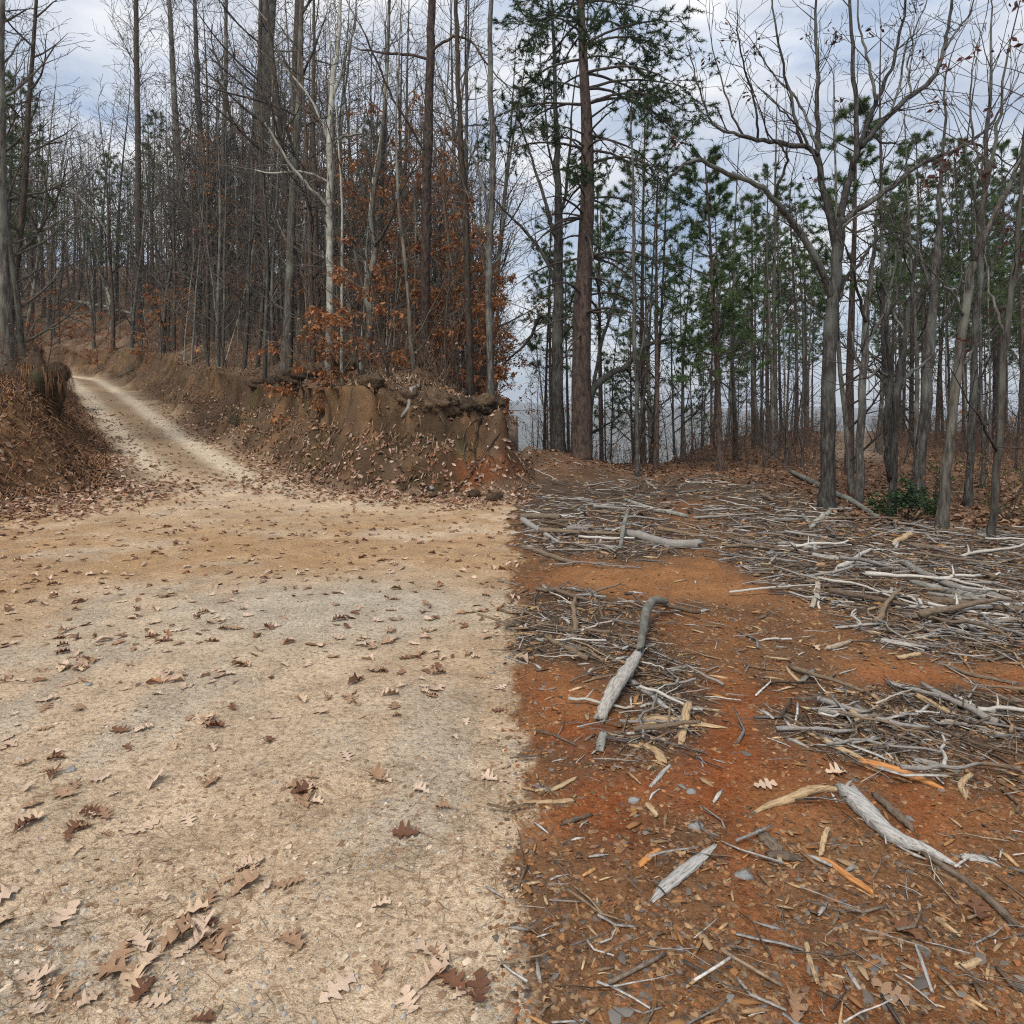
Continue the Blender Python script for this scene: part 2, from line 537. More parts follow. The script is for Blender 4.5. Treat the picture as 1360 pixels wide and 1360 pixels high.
M_litter = col_mat('leaf_litter', 26.0, 0.35, 0.75, 0.08)
M_chips = col_mat('wood_chips', 60.0, 0.5, 0.9, 0.0, 0.3)
M_straw = col_mat('straw', 12.0, 0.3, 0.85, 0.0)
M_leaf = piece_mat('oak_leaf', [(0.0, (0.20, 0.10, 0.055)), (0.25, (0.36, 0.22, 0.14)), (0.5, (0.52, 0.37, 0.26)), (0.75, (0.42, 0.28, 0.19)), (1.0, (0.60, 0.45, 0.33))],
                   30.0, (1, 2, 1), 0.7, 0.35, (0.6, 0.56, 0.5))
M_stick = piece_mat('weathered_stick', [(0.0, (0.17, 0.15, 0.13)), (0.3, (0.28, 0.26, 0.235)), (0.6, (0.36, 0.34, 0.315)), (0.85, (0.44, 0.40, 0.34)), (1.0, (0.34, 0.25, 0.16))],
                    9.0, (2, 14, 14), 0.85, 0.6)
M_chip = piece_mat('wood_chip', [(0.0, (0.20, 0.115, 0.06)), (0.3, (0.34, 0.20, 0.10)), (0.55, (0.22, 0.19, 0.165)), (0.8, (0.46, 0.30, 0.155)), (1.0, (0.52, 0.38, 0.22))],
                   20.0, (3, 16, 16), 0.85, 0.5, (0.55, 0.5, 0.45))
M_grey_wood = piece_mat('grey_wood', [(0, (0.40, 0.385, 0.36)), (1, (0.46, 0.44, 0.41))], 5.0, (3, 30, 30), 0.8, 0.9, (0.30, 0.28, 0.25))
M_tan_wood = piece_mat('tan_wood', [(0, (0.42, 0.29, 0.16)), (1, (0.50, 0.36, 0.21))], 5.0, (3, 26, 26), 0.8, 0.8, (0.35, 0.3, 0.25))
M_orange_wood = piece_mat('orange_wood', [(0, (0.50, 0.22, 0.075)), (1, (0.55, 0.27, 0.10))], 5.0, (3, 26, 26), 0.8, 0.7, (0.5, 0.42, 0.35))
M_dark_wood = piece_mat('dark_wood', [(0, (0.13, 0.095, 0.068)), (1, (0.19, 0.145, 0.105))], 8.0, (3, 12, 12), 0.9, 0.9)
M_stone = piece_mat('stone', [(0, (0.20, 0.20, 0.20)), (1, (0.30, 0.295, 0.285))], 10.0, (1, 1, 1), 0.9, 0.4, (0.7, 0.7, 0.7))

# ------------------------------------------------------------------ ground sheets
def inpoly(u, v, poly):
    poly = np.asarray(poly, float)
    c = np.zeros(np.shape(u), bool)
    x0, y0 = poly[-1]
    for x1, y1 in poly:
        cond = ((y1 > v) != (y0 > v))
        xi = (x0 - x1) * (v - y1) / ((y0 - y1) if y0 != y1 else 1e-9) + x1
        c ^= cond & (u < xi)
        x0, y0 = x1, y1
    return c

def plan(poly):
    """outline of a patch on the level clearing: photo pixels -> metres on the ground"""
    return [((u - 680) / FPX * (FPX * EYE / (v - HOR)), FPX * EYE / (v - HOR)) for u, v in poly]
HEAPS = [plan(p) for p in (
    [(690, 795), (800, 785), (850, 815), (880, 820), (870, 850), (830, 885), (780, 890), (690, 890)],
    [(690, 622), (780, 626), (870, 650), (900, 690), (935, 725), (935, 745), (840, 752), (760, 740), (690, 735)],
    [(820, 850), (870, 870), (960, 880), (955, 900), (970, 965), (900, 1000), (800, 990), (790, 960)],
    [(940, 640), (1060, 632), (1150, 680), (1250, 700), (1850, 735), (1850, 885), (1240, 870), (1140, 842), (1060, 800), (1010, 770), (950, 735), (930, 690)],
    [(1040, 905), (1130, 930), (1850, 930), (1850, 1010), (1200, 1030), (1110, 1000), (1050, 960)],
    [(820, 640), (960, 625), (1070, 610), (1100, 640), (960, 660), (860, 665)],
)]
BARE = [plan(p) for p in (
    [(760, 750), (900, 745), (960, 760), (1040, 770), (1060, 800), (980, 800), (900, 790), (800, 782), (740, 775)],
    [(690, 890), (790, 895), (790, 985), (690, 990)],
    [(900, 690), (935, 690), (960, 735), (1000, 760), (930, 760)],
    [(930, 880), (1040, 905), (1060, 1000), (1060, 1050), (960, 1100), (860, 1080), (900, 1000)],
    [(690, 1040), (860, 1040), (850, 1110), (690, 1110)],
    [(960, 1080), (1060, 1090), (1060, 1330), (1000, 1350), (990, 1180)],
    [(1100, 1020), (1270, 1020), (1290, 1080), (1180, 1090)],
    [(1130, 870), (1850, 885), (1850, 925), (1150, 925)],
)]
def patch(x, y, polys, soft=0.25):
    x2 = x + (fbm(x * 2.2, y * 2.2, 61, 3) - 0.5) * soft * 3
    y2 = y + (fbm(x * 2.2, y * 2.2, 71, 3) - 0.5) * soft * 3
    acc = 0.0
    for ox, oy in ((0, 0), (.5, .2), (-.4, .5), (.1, -.6), (-.6, -.3), (.7, -.5)):
        m = np.zeros(np.shape(x))
        k = soft * (0.35 + 0.10 * np.asarray(y))
        for p in polys: m = np.maximum(m, inpoly(x2 + ox * k, y2 + oy * k * 1.4, p))
        acc = acc + m / 6.0
    return acc

def seam(x, y):
    """0 on the road side, 1 on the clearing side"""
    wob = (fbm(x * 4 + 5, y * 4, 81, 5, 0.65) - 0.5) * (0.27 + 0.04 * y)
    return sstep(-0.012 - 0.002 * y, 0.012 + 0.002 * y, x + wob)

def lerp(a, b, t):
    return np.asarray(a)[None] * (1 - t[:, None]) + np.asarray(b)[None] * t[:, None] if np.ndim(a) == 1 and np.ndim(b) == 1 else \
        (a if np.ndim(a) == 2 else np.asarray(a)[None]) * (1 - t[:, None]) + (b if np.ndim(b) == 2 else np.asarray(b)[None]) * t[:, None]

def layers(x, y):
    t = tR(x, y); t2 = tL(x, y); sm = seam(x, y)
    f1 = fbm(x * 0.8, y * 0.8, 101, 4); f2 = fbm(x * 2.6, y * 1.6, 111, 4); f3 = fbm(x * 0.35, y * 0.35, 121, 3)
    # road: tan sand, grey gravel patches, rusty pine straw drifts
    c = lerp((0.61, 0.475, 0.33), (0.53, 0.395, 0.255), sstep(0.4, 0.65, f1))
    c = lerp(c, np.array((0.49, 0.42, 0.325)), sstep(0.54, 0.7, f2) * 0.7)
    band = np.exp(-((y - 8.2 + (f3 - 0.5) * 6) / 2.6) ** 2) * sstep(0.32, 0.62, fbm(x * 0.9, y * 1.5, 131, 5, 0.65))
    c = lerp(c, np.array((0.42, 0.255, 0.125)), np.clip(band * 1.05, 0, 0.75))
    g2 = np.exp(-((x + 1.5) / 1.3) ** 2 - ((y - 5.4) / 0.8) ** 2)
    c = lerp(c, np.array((0.50, 0.455, 0.365)), np.clip(g2, 0, 0.75))
    tr = np.exp(-((t + 0.95) / 0.30) ** 2) + np.exp(-((t + 2.45) / 0.32) ** 2)
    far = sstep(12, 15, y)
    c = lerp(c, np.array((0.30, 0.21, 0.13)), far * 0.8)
    c = lerp(c, np.array((0.62, 0.53, 0.40)), np.clip(tr * 1.15, 0, 1) * far * sstep(0.1, 0.4, f2 + 0.15))
    leafc = lerp((0.13, 0.085, 0.055), (0.21, 0.145, 0.098), sstep(0.35, 0.65, f2))
    apron = np.maximum(sstep(-0.9, -0.2, t + (f1 - 0.5) * 0.9 - 0.35 * far), sstep(-1.5, -0.2, t2 + (f1 - 0.5) * 1.2 - 1.0 * far))
    c = lerp(c, leafc, apron * 0.9)
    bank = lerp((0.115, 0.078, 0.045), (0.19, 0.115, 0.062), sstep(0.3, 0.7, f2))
    redcut = sstep(-2.0, -0.9, x + (f1 - 0.5) * 1.5) * sstep(0.3, 0.6, f2 + 0.08) * sstep(1.0, 0.7, t) * sstep(0.0, 0.2, t)
    bank = lerp(bank, np.array((0.165, 0.066, 0.030)), redcut)
    moss = sstep(0.58, 0.75, fbm(x * 1.1, y * 1.1, 141, 3))
    bank = lerp(bank, np.array((0.075, 0.082, 0.028)), moss * 0.55 * (1 - redcut))
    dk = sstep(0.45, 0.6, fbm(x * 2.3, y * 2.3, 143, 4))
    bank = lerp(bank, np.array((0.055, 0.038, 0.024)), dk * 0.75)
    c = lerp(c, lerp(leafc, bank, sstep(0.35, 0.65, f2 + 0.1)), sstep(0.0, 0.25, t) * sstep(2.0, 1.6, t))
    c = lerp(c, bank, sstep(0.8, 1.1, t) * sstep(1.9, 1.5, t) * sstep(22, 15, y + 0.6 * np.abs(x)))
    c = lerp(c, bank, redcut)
    c = lerp(c, leafc, np.maximum(sstep(1.55, 1.9, t), sstep(14.5, 16, y) * sstep(-1.5, -0.2, x) * sstep(0, 0.2, t)))
    c = lerp(c, lerp((0.17, 0.10, 0.055), (0.26, 0.155, 0.08), sstep(0.35, 0.65, f2)), sstep(0.0, 0.4, t2))
    # clearing: red clay, brown bark duff, leaf floor under the trees behind
    heap = patch(x, y, HEAPS); bare = patch(x, y, BARE)
    r = lerp((0.235, 0.118, 0.055), (0.165, 0.092, 0.05), sstep(0.4, 0.62, f2))
    r = lerp(r, np.array((0.24, 0.105, 0.042)), sstep(0.45, 0.62, f1) * 0.7)
    redder = sstep(5.2, 3.0, y)
    rc = lerp((0.34, 0.165, 0.070), (0.29, 0.092, 0.031), redder * (0.4 + 0.6 * sstep(0.35, 0.6, f2)))
    r = lerp(r, rc, np.clip(bare * 0.9, 0, 1))
    r = lerp(r, np.array((0.095, 0.066, 0.047)), np.clip(heap, 0, 1) * (1 - 0.6 * bare))  # ground darkened under heaps: shade in the gaps between sticks, painted in
    floor = np.maximum(sstep(13.5, 16.5, y + (f1 - 0.5) * 3), sstep(0.0, 1.0, (x - 5.2) - 0.0 * y + (f1 - 0.5) * 1.5) * sstep(9.0, 10.0, y))
    r = lerp(r, lerp((0.14, 0.08, 0.047), (0.20, 0.115, 0.068), sstep(0.35, 0.65, f2)), floor)
    r = lerp(r, np.array((0.27, 0.235, 0.19)), np.exp(-((x - 0.52 * y) / 1.2) ** 2) * sstep(20, 26, y) * 0.8)
    sc_ = sm * sstep(0.12, -0.05, t)
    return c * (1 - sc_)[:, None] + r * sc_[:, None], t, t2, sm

def build_ground():
    rows = [-4.0]
    while rows[-1] < 165:
        yy = rows[-1]
        rows.append(yy + 0.0090 * (yy + 8) * (0.38 if 11.8 < yy < 16.5 else 0.6 if 16.5 <= yy < 26 else 1.0))
    rows = np.array(rows)
    nx = 540
    a = np.linspace(-1.5, 1.5, nx)
    a = np.sign(a) * (np.abs(a) / 1.5) ** 1.15 * 1.5
    X = a[None, :] * (rows[:, None] + 8) * 0.82
    Y = np.repeat(rows[:, None], nx, 1)
    x, y = X.ravel(), Y.ravel()
    z = terrain(x, y)
    c, t, t2, sm = layers(x, y)
    # the bank's lip hangs over its face
    bt, bw = bank_t(x, y); q = bt / bw; e = 0.15
    gx = (tR(x + e, y) - tR(x - e, y)) / (2 * e); gy = (tR(x, y + e) - tR(x, y - e)) / (2 * e)
    A = 0.10 + 0.45 * np.exp(-((x + 4.6) / 1.0) ** 2) + 0.40 * sstep(-2.0, -1.0, x) + 0.3 * np.exp(-((x + 2.6) / 0.5) ** 2) + 0.3 * np.exp(-((x + 11) / 2.0) ** 2)
    A = A * sstep(0.25, 0.5, fbm(x * 0.7, y * 0.7, 77, 2)) * sstep(-0.3, -1.0, x) * sstep(60, 45, y)
    A = A * np.exp(-((q - 0.90) / 0.11) ** 2) * (0.6 + 0.8 * fbm(x * 3, y * 3, 78, 3))
    V = np.stack([x - gx * A, y - gy * A, z - 0.25 * A], -1)
    nr = len(rows)
    i = np.arange(nr - 1)[:, None] * nx; j = np.arange(nx - 1)[None]
    Q = np.stack([i + j, i + j + 1, i + j + 1 + nx, i + j + nx], -1).reshape(-1, 4)
    ft, f2, fs, fy = (q[Q].mean(1) for q in (t, t2, sm, y))
    fx = x[Q].mean(1)
    reg = np.where(fs > 0.5, 0, 1)                                   # clearing / road
    reg = np.where((fs > 0.5) & ((fy > 16.5) | ((fx > 5.6) & (fy > 9.5))), 3, reg)
    reg = np.where((ft > 0) & (ft < 1.3), 2, reg)
    reg = np.where((ft >= 1.3) & (fs <= 0.5), 3, reg)
    reg = np.where((f2 > 0), 4, reg)
    names = ['clay_clearing', 'gravel_road', 'earth_bank', 'forest_floor', 'roadside_bank']
    for k, nm in enumerate(names):
        q = Q[reg == k]
        used, inv = np.unique(q.ravel(), return_inverse=True)
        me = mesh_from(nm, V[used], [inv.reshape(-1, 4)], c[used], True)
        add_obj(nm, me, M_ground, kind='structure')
build_ground()

def build_hills():
    m, nt, b = new_mat('far_woods')
    tc = N(nt, 'ShaderNodeTexCoord')
    n = N(nt, 'ShaderNodeTexNoise', Scale=0.06, Detail=6.0)
    nt.links.new(tc.outputs['Object'], n.inputs['Vector'])
    r = ramp(nt, [(0.35, (0.045, 0.055, 0.04)), (0.65, (0.13, 0.11, 0.085))])
    nt.links.new(n.outputs['Fac'], r.inputs['Fac'])
    nt.links.new(r.outputs['Color'], b.inputs['Base Color'])
    ys = np.geomspace(120, 4200, 90); a = np.linspace(-1.7, 1.7, 160)
    X = a[None] * ys[:, None]; Y = np.repeat(ys[:, None], 160, 1)
    z = -30 - 55 * sstep(150, 500, Y) + 95 * sstep(900, 2300, Y) + (fbm(X / 240, Y / 240, 7, 4) - 0.5) * 60 * sstep(250, 900, Y)
    z += (fbm(X / 700, Y / 700, 17, 3) - 0.5) * 60 * sstep(900, 1800, Y)
    V = np.stack([X, Y, z], -1).reshape(-1, 3)
    i = np.arange(89)[:, None] * 160; j = np.arange(159)[None]
    Q = np.stack([i + j, i + j + 1, i + j + 161, i + j + 160], -1).reshape(-1, 4)
    add_obj('hills', mesh_from('hills', V, [Q], None, True), m, kind='structure')
build_hills()

# ------------------------------------------------------------------ tree makers
def vadd(a, b, s=1.0): return (a[0] + b[0] * s, a[1] + b[1] * s, a[2] + b[2] * s)
def vnorm(a):
    l = math.sqrt(a[0] ** 2 + a[1] ** 2 + a[2] ** 2) or 1e-9
    return (a[0] / l, a[1] / l, a[2] / l)
def rvec(rg): return (rg.uniform(-1, 1), rg.uniform(-1, 1), rg.uniform(-1, 1))
def fork(d, ang, rg):
    """direction at angle ang from d, random side"""
    while True:
        r = rvec(rg)
        c = (d[1] * r[2] - d[2] * r[1], d[2] * r[0] - d[0] * r[2], d[0] * r[1] - d[1] * r[0])
        if c[0] ** 2 + c[1] ** 2 + c[2] ** 2 > 0.05: break
    c = vnorm(c)
    return vnorm(tuple(d[k] * math.cos(ang) + c[k] * math.sin(ang) for k in range(3)))

def grow(p, d, L, r, lev, maxlev, segs, tips, rg, wander=0.22, up=0.06, kids=0.8, ang=(0.5, 1.0), rmin=0.0045, shrink=(0.35, 0.65)):
    n = max(3, min(7, int(L / 0.28)))
    st = L / n
    for i in range(n):
        d = vnorm(vadd(vadd(d, rvec(rg), wander), (0, 0, 1), up))
        q = vadd(p, d, st)
        ra = max(rmin, r * (1 - 0.72 * i / n)); rb = max(rmin, r * (1 - 0.72 * (i + 1) / n))
        segs.append((*p, *q, ra, rb))
        p = q
        if lev < maxlev and i >= 1:
            k = kids if lev > 0 else kids * 1.4
            while k > 0:
                if rg.random() < k:
                    grow(p, fork(d, rg.uniform(*ang), rg), L * rg.uniform(*shrink) * (1 - 0.45 * i / n), max(rmin, rb * 0.62), lev + 1, maxlev,
                         segs, tips, rg, wander, up, kids, ang, rmin, shrink)
                k -= 1
    tips.append((p, d))

def split_segs(segs, thr=0.02):
    S = np.array(segs)
    m = np.maximum(S[:, 6], S[:, 7]) > thr
    return S[m], S[~m]

def trunk_line(Ht, rg, lean=0.0, wander=0.05, n=10):
    p = (0.0, 0.0, -0.25); d = vnorm((lean * math.cos(rg.random() * 6.28), lean * math.sin(rg.random() * 6.28), 1)); pts = [p]
    for i in range(n):
        d = vnorm(vadd(vadd(d, (rg.uniform(-1, 1), rg.uniform(-1, 1), 0), wander), (0, 0, 1), 0.08))
        p = vadd(p, d, (Ht + 0.25) / n); pts.append(p)
    pts.insert(1, tuple(pts[0][k] * 0.68 + pts[1][k] * 0.32 for k in range(3)))
    return np.array(pts)

def smooth_pts(P, n):
    """catmull-rom resample"""
    P = np.asarray(P, float)
    m = len(P)
    if m < 3:
        t = np.linspace(0, 1, n)[:, None]
        return P[0] * (1 - t) + P[-1] * t
    E = np.vstack([2 * P[0] - P[1], P, 2 * P[-1] - P[-2]])
    out = []
    for t in np.linspace(0, m - 1, n):
        i = min(int(t), m - 2); f = t - i
        a, b, c, d = E[i], E[i + 1], E[i + 2], E[i + 3]
        out.append(0.5 * ((2 * b) + (-a + c) * f + (2 * a - 5 * b + 4 * c - d) * f * f + (-a + 3 * b - 3 * c + d) * f ** 3))
    return np.array(out)

def leaf_quads(pos, size, cols, rg, droop=0.6):
    """hanging dead leaves: two triangles folded on the midrib"""
    n = len(pos)
    az = rg.random(n) * 6.283
    el = -droop + (rg.random(n) - 0.5) * 1.4
    D = np.stack([np.cos(az) * np.cos(el), np.sin(az) * np.cos(el), np.sin(el)], -1)
    rnd = rg.random((n, 3)) - 0.5
    S = np.cross(D, rnd); S /= np.linalg.norm(S, axis=1)[:, None] + 1e-9
    U = np.cross(S, D)
    L = size[:, None]
    a = pos; b = pos + D * L * 0.5 + S * L * 0.24 + U * L * 0.08; c = pos + D * L; d = pos + D * L * 0.5 - S * L * 0.24 + U * L * 0.08
    V = np.stack([a, b, c, d], 1).reshape(-1, 3)
    k = (np.arange(n) * 4)[:, None]
    T = np.concatenate([k + np.array([[0, 1, 2]]), k + np.array([[0, 2, 3]])])
    return V, T, np.repeat(cols, 4, 0)

def needle_tufts(pos, dirs, rg, count=12, length=0.13, width=0.009, colr=((0.038, 0.082, 0.028), (0.13, 0.19, 0.065))):
    n = len(pos)
    P = np.repeat(pos, count, 0); D0 = np.repeat(dirs, count, 0)
    D = D0 * 0.7 + rg.normal(0, 0.62, (n * count, 3))
    D /= np.linalg.norm(D, axis=1)[:, None] + 1e-9
    back = rg.random(n * count)[:, None] * -0.12
    P = P + D0 * back
    S = np.cross(D, rg.random((n * count, 3)) - 0.5); S /= np.linalg.norm(S, axis=1)[:, None] + 1e-9
    L = (length * (0.7 + 0.6 * rg.random(n * count)))[:, None]
    V = np.stack([P - S * width * 0.5, P + S * width * 0.5, P + D * L], 1).reshape(-1, 3)
    T = np.arange(n * count * 3).reshape(-1, 3)
    t = np.repeat(rg.random(n), count)[:, None]
    C = np.array(colr[0])[None] * (1 - t) + np.array(colr[1])[None] * t
    return V, T, np.repeat(C, 3, 0)

RUST = np.array([(0.30, 0.11, 0.038), (0.37, 0.155, 0.058), (0.42, 0.205, 0.09), (0.23, 0.09, 0.040), (0.34, 0.175, 0.09)])

def proto_bare(seed, Ht, r0, clear, spread, nlimb, maxlev=2, lean=0.03, kids=0.95, wander=0.05, up=0.07, rust=0, rmin=0.0052):
    rg = random.Random(seed); ng = np.random.default_rng(seed)
    pts = trunk_line(Ht, rg, lean, wander)
    n = len(pts)
    f = np.linspace(0, 1, n)
    rad = r0 * (1 - 0.86 * f ** 0.9); rad[0] *= 1.75; rad[1] *= 1.12
    tb = MB(); tb.tube(pts, rad, 8, False, 0.06, 1.0, ng)
    segs, tips = [], []
    for k in range(nlimb):
        rel = clear + (1 - clear) * (k + rg.random()) / nlimb
        i = min(int(rel * (n - 1)), n - 2); ff = rel * (n - 1) - i
        p = tuple(pts[i] * (1 - ff) + pts[i + 1] * ff)
        rr = rad[i] * (1 - ff) + rad[i + 1] * ff
        az = rg.random() * 6.283; el = rg.uniform(0.25, 0.95)
        L = spread * rg.uniform(0.55, 1.1) * (1 - 0.55 * max(0, rel - clear) / (1 - clear))
        grow(p, (math.cos(az) * math.cos(el), math.sin(az) * math.cos(el), math.sin(el)), L, min(rr * 0.55, 0.016 + L * 0.011), 0, maxlev, segs, tips, rg,
             0.2, up, kids, rmin=rmin)
    grow(tuple(pts[-1]), (0, 0, 1), spread * 0.6, rad[-1], 0, maxlev, segs, tips, rg, 0.2, 0.05, kids, rmin=rmin)
    a, b = split_segs(segs)
    cb = MB(); cb.segs(a, 5); cb.segs(b, 3)
    res = {'trunk': tb.mesh('trunk'), 'branches': cb.mesh('branches')}
    if rust:
        T = np.array([t[0] for t in tips])
        idx = ng.integers(0, len(T), rust)
        P = T[idx] + ng.normal(0, 0.10, (rust, 3))
        V, F, C = leaf_quads(P, 0.07 + 0.045 * ng.random(rust), RUST[ng.integers(0, 5, rust)] * (0.7 + 0.5 * ng.random((rust, 1))), ng)
        res['dead_leaves'] = mesh_from('dead_leaves', V, [F], C)
    return res

def proto_beech(seed, Ht, r0, spread, nlimb, leaves):
    """understorey tree that keeps its rusty leaves in flat layered sprays"""
    rg = random.Random(seed); ng = np.random.default_rng(seed)
    pts = trunk_line(Ht, rg, 0.06, 0.07)
    n = len(pts); f = np.linspace(0, 1, n)
    rad = r0 * (1 - 0.88 * f)
    tb = MB(); tb.tube(pts, rad, 7, False, 0.06, 1.0, ng)
    segs, tips = [], []
    for k in range(nlimb):
        rel = 0.16 + 0.82 * (k + rg.random()) / nlimb
        i = min(int(rel * (n - 1)), n - 2)
        az = rg.random() * 6.283; el = rg.uniform(-0.05, 0.4)
        L = spread * rg.uniform(0.5, 1.1) * (1 - 0.6 * rel)
        grow(tuple(pts[i]), (math.cos(az) * math.cos(el), math.sin(az) * math.cos(el), math.sin(el)), L, min(rad[i] * 0.5, 0.02), 0, 2, segs, tips, rg, 0.22, -0.01, 0.7)
    S = np.array(segs)
    fine = S[np.maximum(S[:, 6], S[:, 7]) < 0.011]
    cb = MB(); cb.segs(S, 3)
    idx = ng.integers(0, len(fine), leaves)
    t = ng.random((leaves, 1))
    P = fine[idx, :3] * (1 - t) + fine[idx, 3:6] * t + ng.normal(0, 0.035, (leaves, 3))
    C = RUST[ng.integers(0, 5, leaves)] * (0.65 + 0.6 * ng.random((leaves, 1)))
    V, F, C = leaf_quads(P, 0.085 + 0.065 * ng.random(leaves), C, ng)
    return {'trunk': tb.mesh('trunk'), 'branches': cb.mesh('branches'), 'rusty_leaves': mesh_from('rusty_leaves', V, [F], C)}

def proto_pine(seed, Ht, r0, clear, spread, nwh, per, tuft=12, length=0.16, dead=10, kids=0.9, width=0.012, lean=0.02, more=0.9):
    rg = random.Random(seed); ng = np.random.default_rng(seed)
    pts = trunk_line(Ht, rg, lean, 0.025)
    n = len(pts); f = np.linspace(0, 1, n)
    rad = r0 * (1 - 0.85 * f); rad[0] *= 1.6; rad[1] *= 1.1
    tb = MB(); tb.tube(pts, rad, 9, False, 0.06, 1.0, ng)
    segs, tips, live = [], [], []
    for k in range(dead):
        rel = rg.uniform(clear * 0.4, clear); i = min(int(rel * (n - 1)), n - 2); ff = rel * (n - 1) - i
        p = tuple(pts[i] * (1 - ff) + pts[i + 1] * ff)
        az = rg.random() * 6.283
        grow(p, vnorm((math.cos(az), math.sin(az), rg.uniform(-0.2, 0.3))), spread * rg.uniform(0.2, 0.6), 0.014, 1, 2, segs, tips, rg, 0.2, -0.01, 0.5)
    nd = len(segs)
    tips = []
    for k in range(nwh):
        rel = clear + (1 - clear) * (k + 0.3 + 0.4 * rg.random()) / nwh
        i = min(int(rel * (n - 1)), n - 2); ff = rel * (n - 1) - i
        p = tuple(pts[i] * (1 - ff) + pts[i + 1] * ff)
        a0 = rg.random() * 6.283
        for m in range(per):
            az = a0 + m * 6.283 / per + rg.uniform(-0.5, 0.5)
            rl = (rel - clear) / (1 - clear)
            L = spread * rg.uniform(0.55, 1.1) * (1 - 0.78 * rl) * (0.6 + 0.4 * min(1, rl * 5))
            grow(p, vnorm((math.cos(az), math.sin(az), rg.uniform(-0.1, 0.25) + 0.5 * rl)), L, 0.012 + L * 0.008, 0, 2, segs, tips, rg, 0.16, 0.035, kids, (0.5, 0.95))
    tips.append((tuple(pts[-1]), (0, 0, 1)))
    a, b = split_segs(segs)
    cb = MB(); cb.segs(a, 5); cb.segs(b, 3)
    P = np.array([t[0] for t in tips]); D = np.array([t[1] for t in tips])
    S = np.array(segs[nd:]); fine = S[np.maximum(S[:, 6], S[:, 7]) < 0.012]
    if len(fine):
        k = ng.integers(0, len(fine), int(len(tips) * more))
        P = np.vstack([P, fine[k, 3:6]]); dd = fine[k, 3:6] - fine[k, :3]
        D = np.vstack([D, dd / (np.linalg.norm(dd, axis=1)[:, None] + 1e-9)])
    V, T, C = needle_tufts(P, D, ng, tuft, length, width)
    return {'trunk': tb.mesh('trunk'), 'branches': cb.mesh('branches'), 'needles': mesh_from('needles', V, [T], C)}

MATS = {'branches': M_twig, 'dead_leaves': M_rustleaf, 'rusty_leaves': M_rustleaf, 'needles': M_needle}

def plant(proto, name, label, cat, loc, rz, sc, bark, group=None, lean=(0, 0), twig=None):
    o = root(name, loc, label, cat, group, rz)
    o.rotation_euler = (lean[0], lean[1], rz)
    o.scale = (sc, sc, sc) if np.ndim(sc) == 0 else sc
    for part, me in proto.items():
        c = bpy.data.objects.new(part, me)
        COL.objects.link(c); c.parent = o
        if part != 'trunk': c['kind'] = 'stuff'
        if len(me.materials) == 0:
            me.materials.append(bark)
        c.material_slots[0].link = 'OBJECT'
        c.material_slots[0].material = bark if part == 'trunk' else (twig or MATS[part]) if part == 'branches' else MATS[part]
    return o

BARE_P = [proto_bare(100 + k, h, r, cl, sp, nl, 2, ln) for k, (h, r, cl, sp, nl, ln) in enumerate([
    (15, 0.13, 0.30, 3.0, 16, 0.02), (13, 0.10, 0.22, 2.8, 15, 0.05), (17, 0.17, 0.35, 3.4, 17, 0.02), (11, 0.075, 0.18, 2.4, 15, 0.07),
    (14, 0.11, 0.15, 3.1, 18, 0.04), (16, 0.14, 0.40, 3.6, 14, 0.03), (12, 0.085, 0.25, 2.2, 14, 0.08)])]
BARE_FAR = [proto_bare(115 + k, h, r, cl, sp, nl, 2, ln, rmin=0.0105) for k, (h, r, cl, sp, nl, ln) in enumerate([
    (14, 0.12, 0.16, 2.8, 18, 0.03), (13, 0.10, 0.20, 2.6, 17, 0.05), (15, 0.14, 0.24, 3.2, 18, 0.03), (12, 0.09, 0.14, 2.4, 17, 0.06)])]
RUSTY_P = [proto_bare(130 + k, h, r, 0.2, 2.5, 14, 2, 0.05, rust=n) for k, (h, r, n) in enumerate([(11, 0.08, 500), (13, 0.10, 700)])]
SAP_P = [proto_bare(150 + k, h, r, 0.12, sp, nl, 2, ln, 0.8, 0.09, rmin=0.0062) for k, (h, r, sp, nl, ln) in enumerate([
    (4.5, 0.025, 1.1, 12, 0.1), (6.0, 0.033, 1.4, 13, 0.08), (3.2, 0.018, 0.9, 10, 0.15), (5.2, 0.028, 1.6, 12, 0.2), (7.0, 0.042, 1.5, 14, 0.06)])]
BEECH_P = [proto_beech(170 + k, h, r, sp, nl, n) for k, (h, r, sp, nl, n) in enumerate([
    (5.6, 0.045, 2.6, 20, 2700), (4.6, 0.035, 2.3, 17, 2000), (7.6, 0.055, 2.9, 24, 2100), (2.6, 0.02, 1.4, 13, 800)])]
PINE_P = [proto_pine(190 + k, h, r, cl, sp, nw, pr, 13, 0.19, 10, 0.95, 0.019, 0.02, 2.1) for k, (h, r, cl, sp, nw, pr) in enumerate([
    (14.5, 0.13, 0.50, 2.0, 11, 4), (15.5, 0.14, 0.58, 2.1, 9, 4), (13.5, 0.12, 0.44, 2.2, 12, 4), (12.5, 0.11, 0.55, 1.6, 9, 4)])]
BUSHY_P = [proto_pine(210 + k, h, r, cl, sp, nw, pr, 13, 0.15, 8, 1.0) for k, (h, r, cl, sp, nw, pr) in enumerate([
    (12, 0.13, 0.26, 2.9, 13, 5), (9, 0.10, 0.20, 2.5, 12, 4)])]
